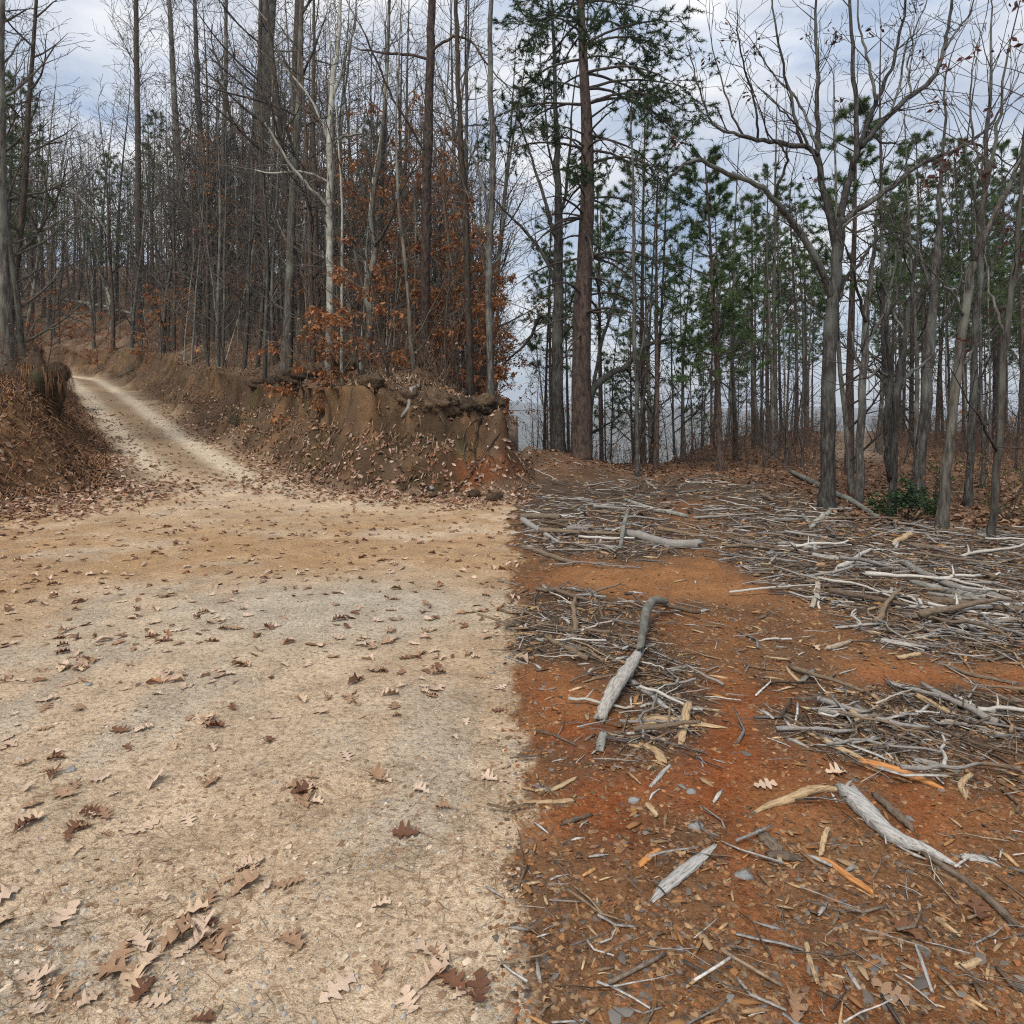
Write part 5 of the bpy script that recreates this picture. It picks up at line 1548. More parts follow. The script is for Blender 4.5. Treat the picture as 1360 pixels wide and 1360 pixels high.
brush('undergrowth', 2600, lambda x, y, g: (tR(x, y) > 1.8), 'grey-brown leafless stems of undergrowth far up the slope beyond the bend', 934, 36, 85, -80, 560, M_brush, 0.8, 3.2, 1200, FLOORC)
brush('undergrowth', 500, lambda x, y, g: tL(x, y) > 1.2, 'thin brown stems on the near-side bank', 932, 11, 34, -160, 110, M_brush, 0.5, 1.6, 500, RUST)
brush('undergrowth', 3900, lambda x, y, g: (x > 0.03 * y) & ((y > 16.8) | ((x > 6.0) & (y > 10))) & (np.abs(x - 0.52 * y) > 0.9) & (g.random(len(x)) < 0.12 + 0.88 * sstep(17, 24, y)),
      'reddish brown leafless stems of undergrowth under the pines', 933, 10, 60, 690, 1480, M_brush, 0.5, 1.8, 7000, [(0.20, 0.075, 0.035), (0.25, 0.10, 0.045), (0.16, 0.07, 0.04), (0.22, 0.12, 0.07)])

def right_floor():
    g = np.random.default_rng(941)
    n = 26000
    d = logd(n, 8, 48, g); x = side_x(d, g, 690, 1480)
    w = np.maximum(sstep(14.5, 17.5, d), sstep(4.9, 6.0, x) * sstep(8.8, 10, d)) * 0.8 + 0.06
    ok = (g.random(n) < w) & (x > 0.02 * d)
    x, d = x[ok], d[ok]; n = len(x)
    rot = ground_rot(x, d, g.random(n) * 6.283, np.abs(g.normal(0, 0.4, n)), g)
    scatter('fallen_leaves', LEAF_FAR, drop(x, d, 0.01), rot, 0.07 + 0.08 * g.random(n), pick([(0.20, 0.11, 0.064), (0.25, 0.145, 0.085), (0.15, 0.08, 0.047), (0.29, 0.19, 0.125)], n, g), M_litter,
            'rusty leaf litter on the floor of the pine wood', 'leaf litter')
right_floor()

# ------------------------------------------------------------------ sticks, logs and split wood laid from the photo
def ground_log(name, label, cat, pix, widths, mat, flat=1.0, sides=10, rough=0.10, lift=0.0, rise=None, group=None, n=18, seed=None, jag=True):
    """a stick lying along photo pixels on the ground; grain along its own X axis"""
    g = np.random.default_rng(seed if seed is not None else abs(hash(label)) % 9999 if False else sum(map(ord, label)))
    W = np.array([unproj(u, v) for u, v in pix])
    wd = np.array(widths, float) * W[:, 1] / FPX * 0.5
    if rise is not None: W[:, 2] += np.array(rise)
    c = W.mean(0); ax = W[-1] - W[0]; yaw = math.atan2(ax[1], ax[0])
    S = smooth_pts(W, n); r = np.interp(np.linspace(0, 1, n), np.linspace(0, 1, len(wd)), wd)
    S[:, 2] = np.maximum(S[:, 2], terrain(S[:, 0], S[:, 1])) + r * flat * 0.75 + lift
    S[1:-1, :2] += g.normal(0, 0.06, (n - 2, 2)) * r[1:-1, None]
    L = S - c
    cs, sn = math.cos(-yaw), math.sin(-yaw)
    L = np.stack([L[:, 0] * cs - L[:, 1] * sn, L[:, 0] * sn + L[:, 1] * cs, L[:, 2]], -1)
    mb = MB(); mb.tube(L, r, sides, True, rough, flat, g)
    me = mb.mesh(name)
    if jag:
        co = np.zeros(len(me.vertices) * 3); me.vertices.foreach_get('co', co); co = co.reshape(-1, 3)
        for ring in (0, n - 1):
            k = np.arange(ring * sides, (ring + 1) * sides)
            dirv = (L[1] - L[0]) if ring == 0 else (L[-1] - L[-2])
            dirv = dirv / (np.linalg.norm(dirv) + 1e-9)
            co[k] += dirv[None] * (g.uniform(-1.2, 1.2, (sides, 1)) * r[ring])
        me.vertices.foreach_set('co', co.ravel())
    o = add_obj(name, me, mat, loc=tuple(c), label=label, cat=cat, group=group)
    o.rotation_euler = (0, 0, yaw)
    return o

GL = ground_log
GL('wood_sliver', 'big grey weathered split sliver lying alone on the clay and chips', 'wood', [(866, 1198), (882, 1182), (908, 1160), (932, 1140), (951, 1122)], [5, 16, 19, 14, 4], M_grey_wood, 0.45, 12, 0.12)
GL('split_log', 'thick pale grey split log, cracked along its grain, lying beside the tan crooked branch', 'log', [(1124, 1056), (1150, 1084), (1180, 1112), (1205, 1124), (1240, 1137), (1276, 1153)], [24, 26, 22, 18, 13, 4], M_grey_wood, 0.8, 14, 0.10)
GL('crooked_branch', 'tan debarked crooked branch touching the thick grey split log', 'branch', [(1003, 1080), (1028, 1070), (1050, 1066), (1070, 1056), (1095, 1051), (1127, 1054)], [4, 10, 13, 14, 11, 8], M_tan_wood, 0.8, 10, 0.14)
GL('brown_branch', 'long thin brown branch running on from the split log', 'branch', [(1225, 1134), (1262, 1160), (1296, 1184), (1320, 1204), (1350, 1234)], [6, 8, 9, 10, 11], M_dark_wood, 1.0, 9, 0.10)
GL('brown_branch', 'short knobbly brown stick lying just behind the grey split log', 'branch', [(1162, 1060), (1180, 1076), (1198, 1092), (1212, 1103)], [9, 12, 12, 9], M_dark_wood, 1.0, 9, 0.16)
GL('split_stick', 'orange-brown split stick lying below the crooked branch, barked at one end', 'branch', [(1086, 1140), (1104, 1150), (1130, 1170), (1160, 1188)], [5, 10, 11, 9], M_orange_wood, 0.8, 9, 0.16)
GL('split_stick', 'stubby pale stick leaning up from the orange-brown split stick', 'branch', [(1090, 1138), (1094, 1128), (1100, 1118)], [6, 8, 6], M_tan_wood, 0.8, 8, 0.12, rise=[0, 0.03, 0.05])
GL('wood_shard', 'pale triangular wood shard beside the tapering end of the split log', 'wood', [(1280, 1140), (1300, 1142), (1328, 1150)], [14, 13, 2], M_grey_wood, 0.35, 8, 0.12)
GL('orange_chip', 'bright orange split chip lying above the grey sliver', 'wood chip', [(850, 1150), (862, 1140), (876, 1129)], [9, 11, 7], M_orange_wood, 0.5, 8, 0.10)
GL('bark_slab', 'dark curled slab of bark lying between the sliver and the crooked branch', 'bark', [(1008, 1104), (1022, 1120), (1036, 1132)], [14, 22, 16], M_dark_wood, 0.35, 10, 0.2)
GL('bark_slab', 'ragged grey-brown bark slab just below the dark curled slab', 'bark', [(1020, 1136), (1042, 1138), (1066, 1142)], [10, 20, 8], M_dark_wood, 0.35, 10, 0.25)
GL('stick', 'tan slim stick lying on the bark chips below the orange-brown split stick', 'branch', [(1071, 1256), (1076, 1280), (1086, 1307)], [7, 8, 6], M_tan_wood, 0.9, 8, 0.12)
GL('stick', 'thin grey-white twig lying low on the bark chips', 'branch', [(1216, 1256), (1226, 1284), (1238, 1318)], [4, 5, 4], M_grey_wood, 1.0, 7, 0.1)
GL('stick', 'pale straight twig below the tapering end of the split log', 'branch', [(1242, 1219), (1258, 1232), (1276, 1245)], [6, 6, 4], M_tan_wood, 0.9, 7, 0.1)
GL('splinter', 'bright yellow torn splinter lying on the dark bark chips', 'wood', [(1267, 1282), (1284, 1286), (1303, 1274)], [9, 12, 6], M_tan_wood, 0.5, 8, 0.3)
GL('stick', 'dark forked twig on the red clay beside the tan splinters', 'branch', [(745, 1096), (762, 1092), (785, 1084)], [6, 6, 5], M_dark_wood, 1.0, 8, 0.15)
GL('stick', 'flat grey-tan splinter lying level on the red clay', 'wood', [(694, 1066), (728, 1067), (762, 1066)], [5, 7, 7], M_tan_wood, 0.7, 8, 0.15)
GL('stick', 'tan pointed splinter slanting above the level grey-tan one', 'wood', [(712, 1051), (738, 1048), (766, 1033)], [5, 9, 4], M_tan_wood, 0.6, 8, 0.15)
GL('stick', 'short tan chip standing out on the red clay above the grey sliver', 'wood', [(860, 1070), (866, 1077), (873, 1086)], [8, 9, 7], M_tan_wood, 0.7, 8, 0.1)
GL('stick', 'grey pointed splinter beside the curved bark strip', 'wood', [(864, 1046), (876, 1033), (890, 1017)], [4, 7, 4], M_grey_wood, 0.7, 8, 0.1)
GL('bark_strip', 'curved tan bark strip at the foot of the stick pile', 'bark', [(848, 988), (862, 994), (874, 1002), (880, 1014)], [6, 11, 14, 12], M_tan_wood, 0.4, 10, 0.15)
GL('plank', 'flat yellow-brown plank splinter across the foot of the stick pile', 'wood', [(842, 960), (880, 958), (925, 963), (966, 967)], [20, 19, 14, 4], M_tan_wood, 0.3, 10, 0.12)
GL('wood_chip', 'upright pale chip propped against the yellow-brown plank', 'wood chip', [(904, 990), (908, 970), (914, 948)], [9, 13, 10], M_tan_wood, 0.5, 8, 0.12, rise=[0.0, 0.03, 0.05])
GL('branch', 'bent pale branch, crook of the pile, curving away at its top', 'branch', [(884, 822), (868, 826), (858, 838), (854, 856), (850, 876)], [8, 11, 12, 11, 10], M_bark_pale, 1.0, 10, 0.08, rise=[0.12, 0.14, 0.12, 0.08, 0.05])
GL('log', 'knotty barked log slanting through the stick pile below the bent branch', 'log', [(848, 884), (836, 904), (820, 924), (806, 944), (796, 960)], [11, 15, 16, 16, 13], M_stick, 1.0, 11, 0.2, rise=[0.06, 0.05, 0.04, 0.02, 0.0])
GL('stick', 'grey stick lying across the pile beside the knotty log', 'branch', [(828, 906), (852, 918), (878, 938), (894, 948)], [8, 9, 8, 6], M_stick, 1.0, 9, 0.12)
GL('stick', 'fat pale broken stub sticking out of the pile below the knotty log', 'branch', [(796, 1000), (798, 990), (802, 978)], [11, 12, 10], M_bark_pale, 0.9, 9, 0.1)
GL('log', 'dark charred-looking log lying level beside the path', 'log', [(692, 689), (716, 689), (744, 690)], [8, 9, 8], M_dark_wood, 1.0, 10, 0.1)
GL('branch', 'grey crooked branch slanting below the dark level log', 'branch', [(694, 694), (710, 704), (724, 712), (742, 722)], [9, 8, 7, 4], M_stick, 1.0, 9, 0.12)
GL('branch', 'dark bent branch lying along the edge of the bare clay', 'branch', [(692, 728), (722, 738), (748, 746), (770, 750)], [6, 7, 6, 4], M_dark_wood, 1.0, 8, 0.12)
GL('branch', 'upright whitish stick leaning on the end of the grey log', 'branch', [(824, 730), (828, 716), (834, 703)], [5, 6, 5], M_bark_pale, 1.0, 8, 0.1, rise=[0, 0.12, 0.25])
GL('log', 'grey log with a broken pale butt beside the path', 'log', [(832, 712), (862, 720), (896, 728), (930, 728)], [11, 12, 12, 14], M_stick, 1.0, 11, 0.12)
GL('branch', 'whitish straight branch lying at the head of the path', 'branch', [(828, 664), (852, 674), (880, 682), (912, 688)], [4, 6, 7, 6], M_bark_pale, 1.0, 8, 0.08)
for k, (pts, w, lb, m) in enumerate([
    ([(1196, 749), (1232, 768), (1280, 786), (1345, 802)], [9, 10, 10, 9], 'long straight bleached log, upper of two lying side by side across the slash', M_stick),
    ([(1214, 776), (1256, 788), (1300, 802), (1345, 814)], [8, 10, 10, 8], 'long mottled bleached log, lower of two lying side by side across the slash', M_bark_pale),
    ([(1048, 732), (1090, 742), (1130, 747), (1164, 753)], [6, 8, 8, 6], 'long pale log lying level in the slash below the oak', M_stick),
    ([(1034, 724), (1060, 728), (1090, 730)], [6, 7, 6], 'short pale log end above the long level one', M_stick),
    ([(1190, 808), (1222, 808), (1256, 812)], [5, 6, 5], 'smooth lilac-grey straight stick in the slash', M_stick),
    ([(1050, 628), (1084, 645), (1130, 668), (1182, 698)], [6, 8, 8, 6], 'long fallen log passing behind the foot of the oak', M_bark_pale),
    ([(1066, 686), (1078, 700)], [6, 6], 'short pale half of the vee of sticks below the oak', M_bark_pale),
    ([(1078, 702), (1090, 692), (1102, 682)], [7, 8, 6], 'broken pale log, long half of the vee of sticks below the oak', M_bark_pale),
    ([(1188, 724), (1200, 718), (1210, 712)], [7, 8, 7], 'pale sharp stick beside the hollow by the evergreen bush', M_tan_wood),
    ([(1186, 726), (1200, 716), (1212, 706)], [5, 6, 4], 'white forked stick beside the hollow by the evergreen bush', M_bark_pale),
    ([(1205, 728), (1226, 730), (1250, 732)], [10, 11, 8], 'dark stubby log lying in front of the evergreen bush', M_dark_wood),
    ([(1086, 776), (1086, 790), (1078, 808)], [7, 7, 6], 'grey knotty stick pointing at the path from the slash', M_stick),
    ([(1240, 880), (1280, 895), (1320, 904), (1350, 910)], [4, 5, 6, 6], 'thin dark branch lying along bare clay below the slash', M_dark_wood),
    ([(1096, 864), (1112, 860), (1132, 852)], [6, 8, 4], 'grey stick with a tapering end lying on the clay below the slash', M_stick),
    ([(1192, 876), (1206, 874), (1222, 870)], [7, 7, 6], 'short tan round stick lying on the clay below the slash', M_tan_wood),
    ([(1170, 854), (1196, 858), (1222, 862)], [8, 9, 6], 'ragged grey slab at the lower edge of the slash', M_stick),
    ([(1216, 850), (1234, 846), (1250, 838)], [6, 6, 5], 'grey broken stick lying at the lower edge of the slash', M_stick),
    ([(1142, 1013), (1176, 1024), (1214, 1036), (1254, 1050)], [8, 14, 12, 5], 'long orange torn plank splinter lying in the red clay', M_orange_wood),
    ([(1214, 1012), (1240, 1018), (1274, 1028)], [7, 9, 6], 'lilac-grey stick lying behind the orange torn plank', M_stick),
    ([(1050, 964), (1080, 978), (1110, 994), (1146, 1010)], [4, 7, 8, 5], 'tan splintered stick leading to the orange torn plank', M_tan_wood),
    ([(1064, 908), (1072, 900), (1080, 892)], [6, 6, 5], 'short grey stick standing off the clay by the side path', M_stick),
    ([(1062, 908), (1050, 896), (1046, 890)], [5, 5, 4], 'short tan stick crossing the grey one by the side path', M_tan_wood),
    ([(1118, 940), (1134, 950), (1142, 968)], [8, 9, 9], 'tan bent stick in the small pile beside the side path', M_tan_wood),
    ([(1136, 940), (1160, 954), (1190, 970)], [7, 9, 8], 'pale grey stick slanting in the small pile beside the side path', M_stick),
    ([(1160, 926), (1170, 934), (1180, 942)], [7, 8, 6], 'stubby bright tan stick above the small pile', M_tan_wood),
    ([(1218, 926), (1246, 942), (1280, 958)], [8, 9, 4], 'long tan and grey split stick beyond the small pile', M_tan_wood),
    ([(1250, 960), (1290, 966), (1340, 980)], [5, 6, 5], 'level grey branch in the chips beyond the small pile', M_stick),
    ([(1290, 1030), (1276, 1046), (1284, 1062)], [6, 8, 7], 'tan knotted stick standing among chips near the orange plank', M_tan_wood),
]):
    GL('log' if max(w) > 8.5 else 'stick', lb, 'log' if max(w) > 8.5 else 'stick', pts, w, m, 0.9, 9, 0.12, seed=700 + k)

def slash():
    g = np.random.default_rng(951)
    # ---- single sticks one can tell apart
    def stick_mesh(seed, r, bend, stubs):
        rg = np.random.default_rng(seed); n = 9
        x = np.linspace(-0.5, 0.5, n)
        pts = np.stack([x, np.cumsum(rg.normal(0, bend, n)), np.cumsum(rg.normal(0, bend * 0.35, n))], -1)
        pts[:, 1:] -= np.linspace(0, 1, n)[:, None] * pts[-1, 1:] * 0.7
        pts[:, 1:] -= pts[:, 1:].mean(0)
        mb = MB(); rad = r * np.linspace(1, rg.uniform(0.35, 0.85), n)
        mb.tube(pts, rad, 7, True, 0.13, 1.0, rg)
        for s in range(stubs):
            i = rg.integers(2, n - 2); a = pts[i]; dv = np.array([rg.uniform(0.3, 0.9), rg.choice([-1, 1]) * rg.uniform(0.4, 1), rg.uniform(-0.1, 0.5)])
            dv = dv / np.linalg.norm(dv) * rg.uniform(0.06, 0.22)
            mb.tube(np.array([a, a + dv * 0.5 + rg.normal(0, 0.01, 3), a + dv]), np.array([rad[i] * 0.6, rad[i] * 0.45, rad[i] * 0.25]), 5, True)
        return mb.mesh('stick')
    SM = [stick_mesh(960 + k, r, b, s) for k, (r, b, s) in enumerate([(0.016, 0.022, 1), (0.024, 0.03, 1), (0.014, 0.04, 2), (0.034, 0.02, 0), (0.022, 0.05, 2), (0.028, 0.035, 1), (0.018, 0.022, 1), (0.045, 0.024, 0), (0.013, 0.055, 3), (0.024, 0.016, 0)])]
    MG = piece_mat('grey_stick', [(0, (0.17, 0.155, 0.14)), (0.5, (0.30, 0.28, 0.255)), (1, (0.24, 0.215, 0.19))], 9.0, (2, 14, 14), 0.85, 0.6)
    MP = piece_mat('bleached_stick', [(0, (0.44, 0.41, 0.365)), (1, (0.56, 0.53, 0.475))], 9.0, (2, 14, 14), 0.85, 0.5, (0.5, 0.47, 0.43))
    MBk = piece_mat('barked_stick', [(0, (0.12, 0.085, 0.06)), (0.5, (0.185, 0.14, 0.10)), (1, (0.24, 0.17, 0.11))], 9.0, (2, 10, 10), 0.9, 0.8)
    kinds = [(MG, 'weathered grey stick lying in the slash', 'grey sticks in the slash'), (MP, 'bleached whitish stick lying in the slash', 'bleached sticks in the slash'),
             (MBk, 'brown barked stick lying in the slash', 'brown sticks in the slash')]
    cnt = 0; tries = 0
    while cnt < 285 and tries < 40000:
        tries += 1
        d = float(logd(1, 2.6, 16, g)[0]); u = g.uniform(692, 1400); x = (u - 680) / FPX * d
        X, Y = np.array([x]), np.array([d])
        h = float(patch(X, Y, HEAPS)[0]); b = float(patch(X, Y, BARE)[0])
        if x > 5.4 and d > 9.6: continue
        if g.random() > 0.04 + 0.96 * h * (1 - 0.8 * b): continue
        L = float(g.uniform(0.2, 0.55) if d < 5 else 0.3 + 0.8 * g.random() ** 1.6)
        if x - 0.5 * L < 0.05: continue
        k = int(g.choice([0, 0, 1, 2, 2]))
        yaw = float(g.normal(-0.4, 0.55) if g.random() < 0.5 else g.random() * 3.14)
        where = 'below the oak' if d > 5.5 and u > 930 else 'beside the path' if d > 5.5 else 'by the knotty log' if u < 1000 else 'by the small pile'
        thin = 1.0 if L < 0.8 else 0.72
        lay('stick', SM[int(g.integers(0, 10))], kinds[k][0], x, d, yaw, (L, L * thin, L * thin), f"{'long' if L > 0.9 else 'short' if L < 0.5 else 'middling'} {kinds[k][1]}, {where}", 'stick', f"{'long' if L > 0.9 else 'short' if L < 0.5 else 'middling'} {kinds[k][2]}, {where}", float(0.012 + abs(g.normal(0, 0.03)) + 0.01 * L), (float(g.normal(0, 0.05)), float(g.normal(0, 0.06))))
        cnt += 1
    # ---- the mass of small slash
    def spots(n, lo, hi, base, heap, bare, u0=650):
        d = logd(n, lo, hi, g); x = side_x(d, g, u0, 1500)
        p = base + heap * patch(x, d, HEAPS)
        p = p * (1 - bare * patch(x, d, BARE))
        p = np.where((x > 5.6) & (d > 9.8), p * 0.15, p)
        ok = (g.random(n) < p) & (x > -0.02 + 0.22 * (g.random(n) - 0.5) * g.random(n) * (1 + 0.3 * d))
        return x[ok], d[ok]
    x, d = spots(24000, 1.4, 17, 0.11, 0.6, 0.8); n = len(x)
    yaw = np.where(g.random(n) < 0.35, g.normal(-0.35, 0.5, n), g.random(n) * 3.14)
    L = (0.04 + 0.32 * g.random(n) ** 2.4) * np.clip(0.3 + d / 6.5, 0.5, 1.6)
    rot = ground_rot(x, d, yaw, np.abs(g.normal(0, 0.2, n)), g)
    scatter('slash', TWIGS, drop(x, d, 0.0) + np.stack([0 * x, 0 * x, 0.006 + np.abs(g.normal(0, 0.02, n))], -1), rot, L,
            pick([(0.26, 0.24, 0.22), (0.36, 0.335, 0.305), (0.46, 0.43, 0.385), (0.17, 0.135, 0.105), (0.23, 0.16, 0.10), (0.11, 0.082, 0.06), (0.15, 0.13, 0.115), (0.28, 0.20, 0.13)], n, g, 0.6, 1.2), M_chips,
            'small grey twigs and broken sticks strewn between the larger sticks', 'twigs')
    x, d = spots(17000, 1.4, 15, 0.12, 0.6, 0.75); n = len(x)
    rot = ground_rot(x, d, g.random(n) * 3.14, np.abs(g.normal(0, 0.15, n)), g)
    scatter('wood_splinters', SPLINT, drop(x, d, 0.002), rot, (0.02 + 0.11 * g.random(n) ** 2.4) * np.clip(0.45 + d / 6, 0.5, 1.7),
            pick([(0.40, 0.26, 0.135), (0.46, 0.33, 0.19), (0.33, 0.30, 0.27), (0.24, 0.15, 0.08), (0.42, 0.22, 0.09), (0.44, 0.41, 0.37), (0.17, 0.12, 0.08)], n, g), M_chips,
            'split wood splinters and shards mixed into the slash', 'splinters')
    # bark chips
    x, d = spots(80000, 1.25, 10, 0.85, 0.15, 0.72); n = len(x)
    rot = ground_rot(x, d, g.random(n) * 6.283, np.abs(g.normal(0, 0.32, n)), g)
    scatter('bark_chips', FLAKES, drop(x, d, 0.0), rot, (0.008 + 0.034 * g.random(n) ** 2.1) * np.clip(0.75 + d / 6, 0.7, 2.2),
            pick([(0.20, 0.125, 0.07), (0.14, 0.085, 0.052), (0.27, 0.165, 0.085), (0.16, 0.135, 0.115), (0.10, 0.068, 0.046), (0.33, 0.21, 0.11), (0.27, 0.11, 0.045), (0.20, 0.10, 0.05), (0.25, 0.14, 0.07), (0.30, 0.145, 0.06)], n, g, 0.7, 1.2), M_chips,
            'small brown and grey bark chips covering the clay of the clearing', 'bark chips')
    # crumbs of clay on the bare patches
    n = 9000
    d = logd(n, 1.25, 7, g); x = side_x(d, g, 690, 1500)
    ok = patch(x, d, BARE) > 0.5; x, d = x[ok], d[ok]; n = len(x)
    rot = ground_rot(x, d, g.random(n) * 6.283, np.zeros(n), g)
    scatter('clay_crumbs', PEBB, drop(x, d, -0.001), rot, 0.006 + 0.018 * g.random(n) ** 2, pick([(0.28, 0.10, 0.038), (0.22, 0.075, 0.028), (0.30, 0.15, 0.065)], n, g), M_chips, 'red clay crumbs on the bare patches of the clearing', 'clay')
    # ---- larger chips one by one
    CM = [mesh_from('wood_chip', V, [T]) for V, T in [splinter(980 + k, 0.16 + 0.11 * (k % 3), 0.09) for k in range(6)]]
    BM = [mesh_from('bark_chip', V, [T], None, False) for V, T in [flake(990 + k, 6, 0.10, 0.6) for k in range(5)]]
    M1 = piece_mat('tan_chip', [(0, (0.34, 0.22, 0.12)), (1, (0.46, 0.33, 0.195))], 20.0, (3, 16, 16), 0.85, 0.5, (0.6, 0.55, 0.5))
    M2 = piece_mat('rust_chip', [(0, (0.30, 0.14, 0.058)), (1, (0.38, 0.20, 0.085))], 20.0, (3, 16, 16), 0.85, 0.5, (0.6, 0.55, 0.5))
    M3 = piece_mat('grey_chip', [(0, (0.15, 0.128, 0.11)), (1, (0.27, 0.245, 0.22))], 20.0, (3, 9, 9), 0.9, 0.5, (0.6, 0.55, 0.5))
    kc = [('wood_chip', CM, M1, 'tan split wood chip on the clay', 'wood chip', 'tan wood chips on the clearing'), ('wood_chip', CM, M2, 'rust-orange split wood chip on the clay', 'wood chip', 'orange wood chips on the clearing'),
          ('bark_chip', BM, M3, 'grey bark flake on the clay', 'bark', 'grey bark flakes on the clearing')]
    cnt = 0
    while cnt < 240:
        d = float(logd(1, 1.6, 4.6, g)[0]); u = g.uniform(692, 1400); x = (u - 680) / FPX * d
        if x < 0.04: continue
        nm, ms, mt, lb, ct, gp = kc[int(g.choice([0, 0, 1, 1, 2]))]
        s = float(0.028 + 0.05 * g.random() ** 1.7)
        sz = 'large' if s > 0.06 else 'small'; where = 'below the grey sliver' if d < 2.25 and u < 1000 else 'below the split log' if d < 2.3 else 'around the grey sliver' if d < 3 and u < 1000 else 'around the split log' if d < 3 else 'near the stick piles'
        lay(nm, ms[int(g.integers(0, len(ms)))], mt, x, d, float(g.random() * 6.28), s, f'{sz} {lb} {where}', ct, f'{sz} {gp} {where}', 0.004, (float(g.normal(0, 0.15)), float(g.normal(0, 0.15))))
        cnt += 1
    lm = [mesh_from('oak_leaf', V, [T], None, True) for V, T in LEAF_HI[:5]]
    for k, (u, v, c, lb) in enumerate([(1015, 1045, 0, 'pale many-lobed oak leaf on red clay beside the crooked branch'), (1300, 1216, 2, 'purplish brown leaf lying on chips by the long brown branch'), (1206, 1240, 2, 'dark leaf lying on the bark chips below the pale twig'),
                                       (1112, 1028, 0, 'pale leaf lying on the clay above the split log'), (1055, 1340, 1, 'brown leaf lying among chips beside the red strip'), (1180, 1320, 1, 'brown leaf lying among the dark chips'),
                                       (1192, 955, 1, 'brown leaf caught in the small stick pile'), (1085, 862, 0, 'pale leaf lying on bare clay near the side path')]):
        p = unproj(u, v)
        lay('oak_leaf', lm[k % 5], M_LEAVES[c], p[0], p[1], k * 1.1, 0.10, lb, 'leaf', None, 0.008)
slash()

# ------------------------------------------------------------------ evergreens, flagging, roots, clods, stones
def leafy_bush(name, label, u, v, h, spread, nleaf, cols, seed, depth=None, size=0.05):
    g = np.random.default_rng(seed); rg = random.Random(seed)
    if depth: p = at(u, depth)
    else: p = tuple(unproj(u, v))
    o = root(name, p, label, 'bush')
    segs, tips = [], []
    for k in range(9):
        az = k * 0.7 + rg.random(); el = rg.uniform(0.5, 1.4)
        grow((0, 0, -0.02), (math.cos(az) * math.cos(el), math.sin(az) * math.cos(el), math.sin(el)), h * rg.uniform(0.6, 1.0) * (1 if el > 0.9 else spread / h), 0.010, 0, 2, segs, tips, rg, 0.22, 0.05, 0.9)
    mb = MB(); mb.segs(segs, 3)
    add_obj('stems', mb.mesh('stems'), M_twig_dark, o, kind='stuff')
    S = np.array(segs); S = S[np.linalg.norm(S[:, :3], axis=1) > h * 0.2]
    i = g.integers(0, len(S), nleaf); t = g.random((nleaf, 1))
    P = S[i, :3] * (1 - t) + S[i, 3:6] * t + g.normal(0, 0.03, (nleaf, 3))
    V, F, C = leaf_quads(P, size * (0.7 + 0.6 * g.random(nleaf)), pick(cols, nleaf, g), g, 0.0)
    add_obj('leaves', mesh_from('leaves', V, [F], C), M_needle, o, kind='stuff')
    return o
GREENS = [(0.028, 0.065, 0.022), (0.045, 0.095, 0.03), (0.02, 0.048, 0.018), (0.06, 0.11, 0.04)]
leafy_bush('evergreen_bush', 'low dense evergreen bush at the foot of the stout tree beside the clearing', 1206, 694, 0.62, 0.5, 1900, GREENS, 801)
leafy_bush('evergreen_bush', 'yellowish green shrub between the evergreen bush and the leaning tree', 1242, 672, 0.8, 0.35, 350, [(0.10, 0.12, 0.03), (0.07, 0.10, 0.03)], 802)
leafy_bush('evergreen_bush', 'yellow-green shrub behind the pale lichened tree', 1336, 690, 0.9, 0.4, 400, [(0.12, 0.12, 0.03), (0.08, 0.09, 0.03)], 803)
leafy_bush('holly_bush', 'small green holly at the foot of the stout dark pair of trunks', 336, 412, 1.2, 0.6, 700, GREENS, 804, None, 0.08)
leafy_bush('evergreen_sprig', 'tiny green seedling on the chips beyond the small stick pile', 1292, 946, 0.07, 0.05, 26, GREENS, 805, None, 0.016)
leafy_bush('evergreen_sprig', 'small green tuft at the foot of the cut bank', 314, 566, 0.3, 0.3, 120, GREENS, 806, None, 0.05)

def soil_lump(name, label, u, v, d, size, seed, mat, cat='earth', sq=(1, 1, 1)):
    g = np.random.default_rng(seed)
    x, y, z = px_world(u, v, d)
    V, Q = [], []
    nu, nv = (26, 17) if size > 0.15 else (14, 9)
    for i in range(nv):
        ph = math.pi * (i + 0.5) / nv
        for j in range(nu):
            th = 2 * math.pi * j / nu
            n = (math.sin(ph) * math.cos(th), math.sin(ph) * math.sin(th), math.cos(ph))
            r = 1 + 0.85 * (float(fbm(np.array([n[0] * 2.2 + seed + n[2] * 1.4]), np.array([n[1] * 2.2 - n[2] * 1.9]), seed, 4, 0.7)[0]) - 0.5) * 2
            V.append([n[k] * r * size * sq[k] for k in range(3)])
    for i in range(nv - 1):
        for j in range(nu):
            Q.append((i * nu + j, i * nu + (j + 1) % nu, (i + 1) * nu + (j + 1) % nu, (i + 1) * nu + j))
    V.append([0, 0, V[0][2]]); V.append([0, 0, V[-2][2]])
    T = [(len(V) - 2, (j + 1) % nu, j) for j in range(nu)] + [(len(V) - 1, (nv - 1) * nu + j, (nv - 1) * nu + (j + 1) % nu) for j in range(nu)]
    return add_obj(name, mesh_from(name, np.array(V), [np.array(T), np.array(Q)], None, True), mat, loc=(x, y, z), label=label, cat=cat)
M_soil = bark_mat('soil', (0.045, 0.028, 0.018), (0.10, 0.062, 0.037), (0.17, 0.105, 0.062), (0.085, 0.085, 0.035), (5, 5, 5), 1.0)
M_lip = bark_mat('lip_soil', (0.028, 0.019, 0.012), (0.07, 0.046, 0.028), (0.13, 0.085, 0.05), None, (7, 7, 7), 1.0)
def on_bank(u, v):
    p = unproj(u, v); return p[1]
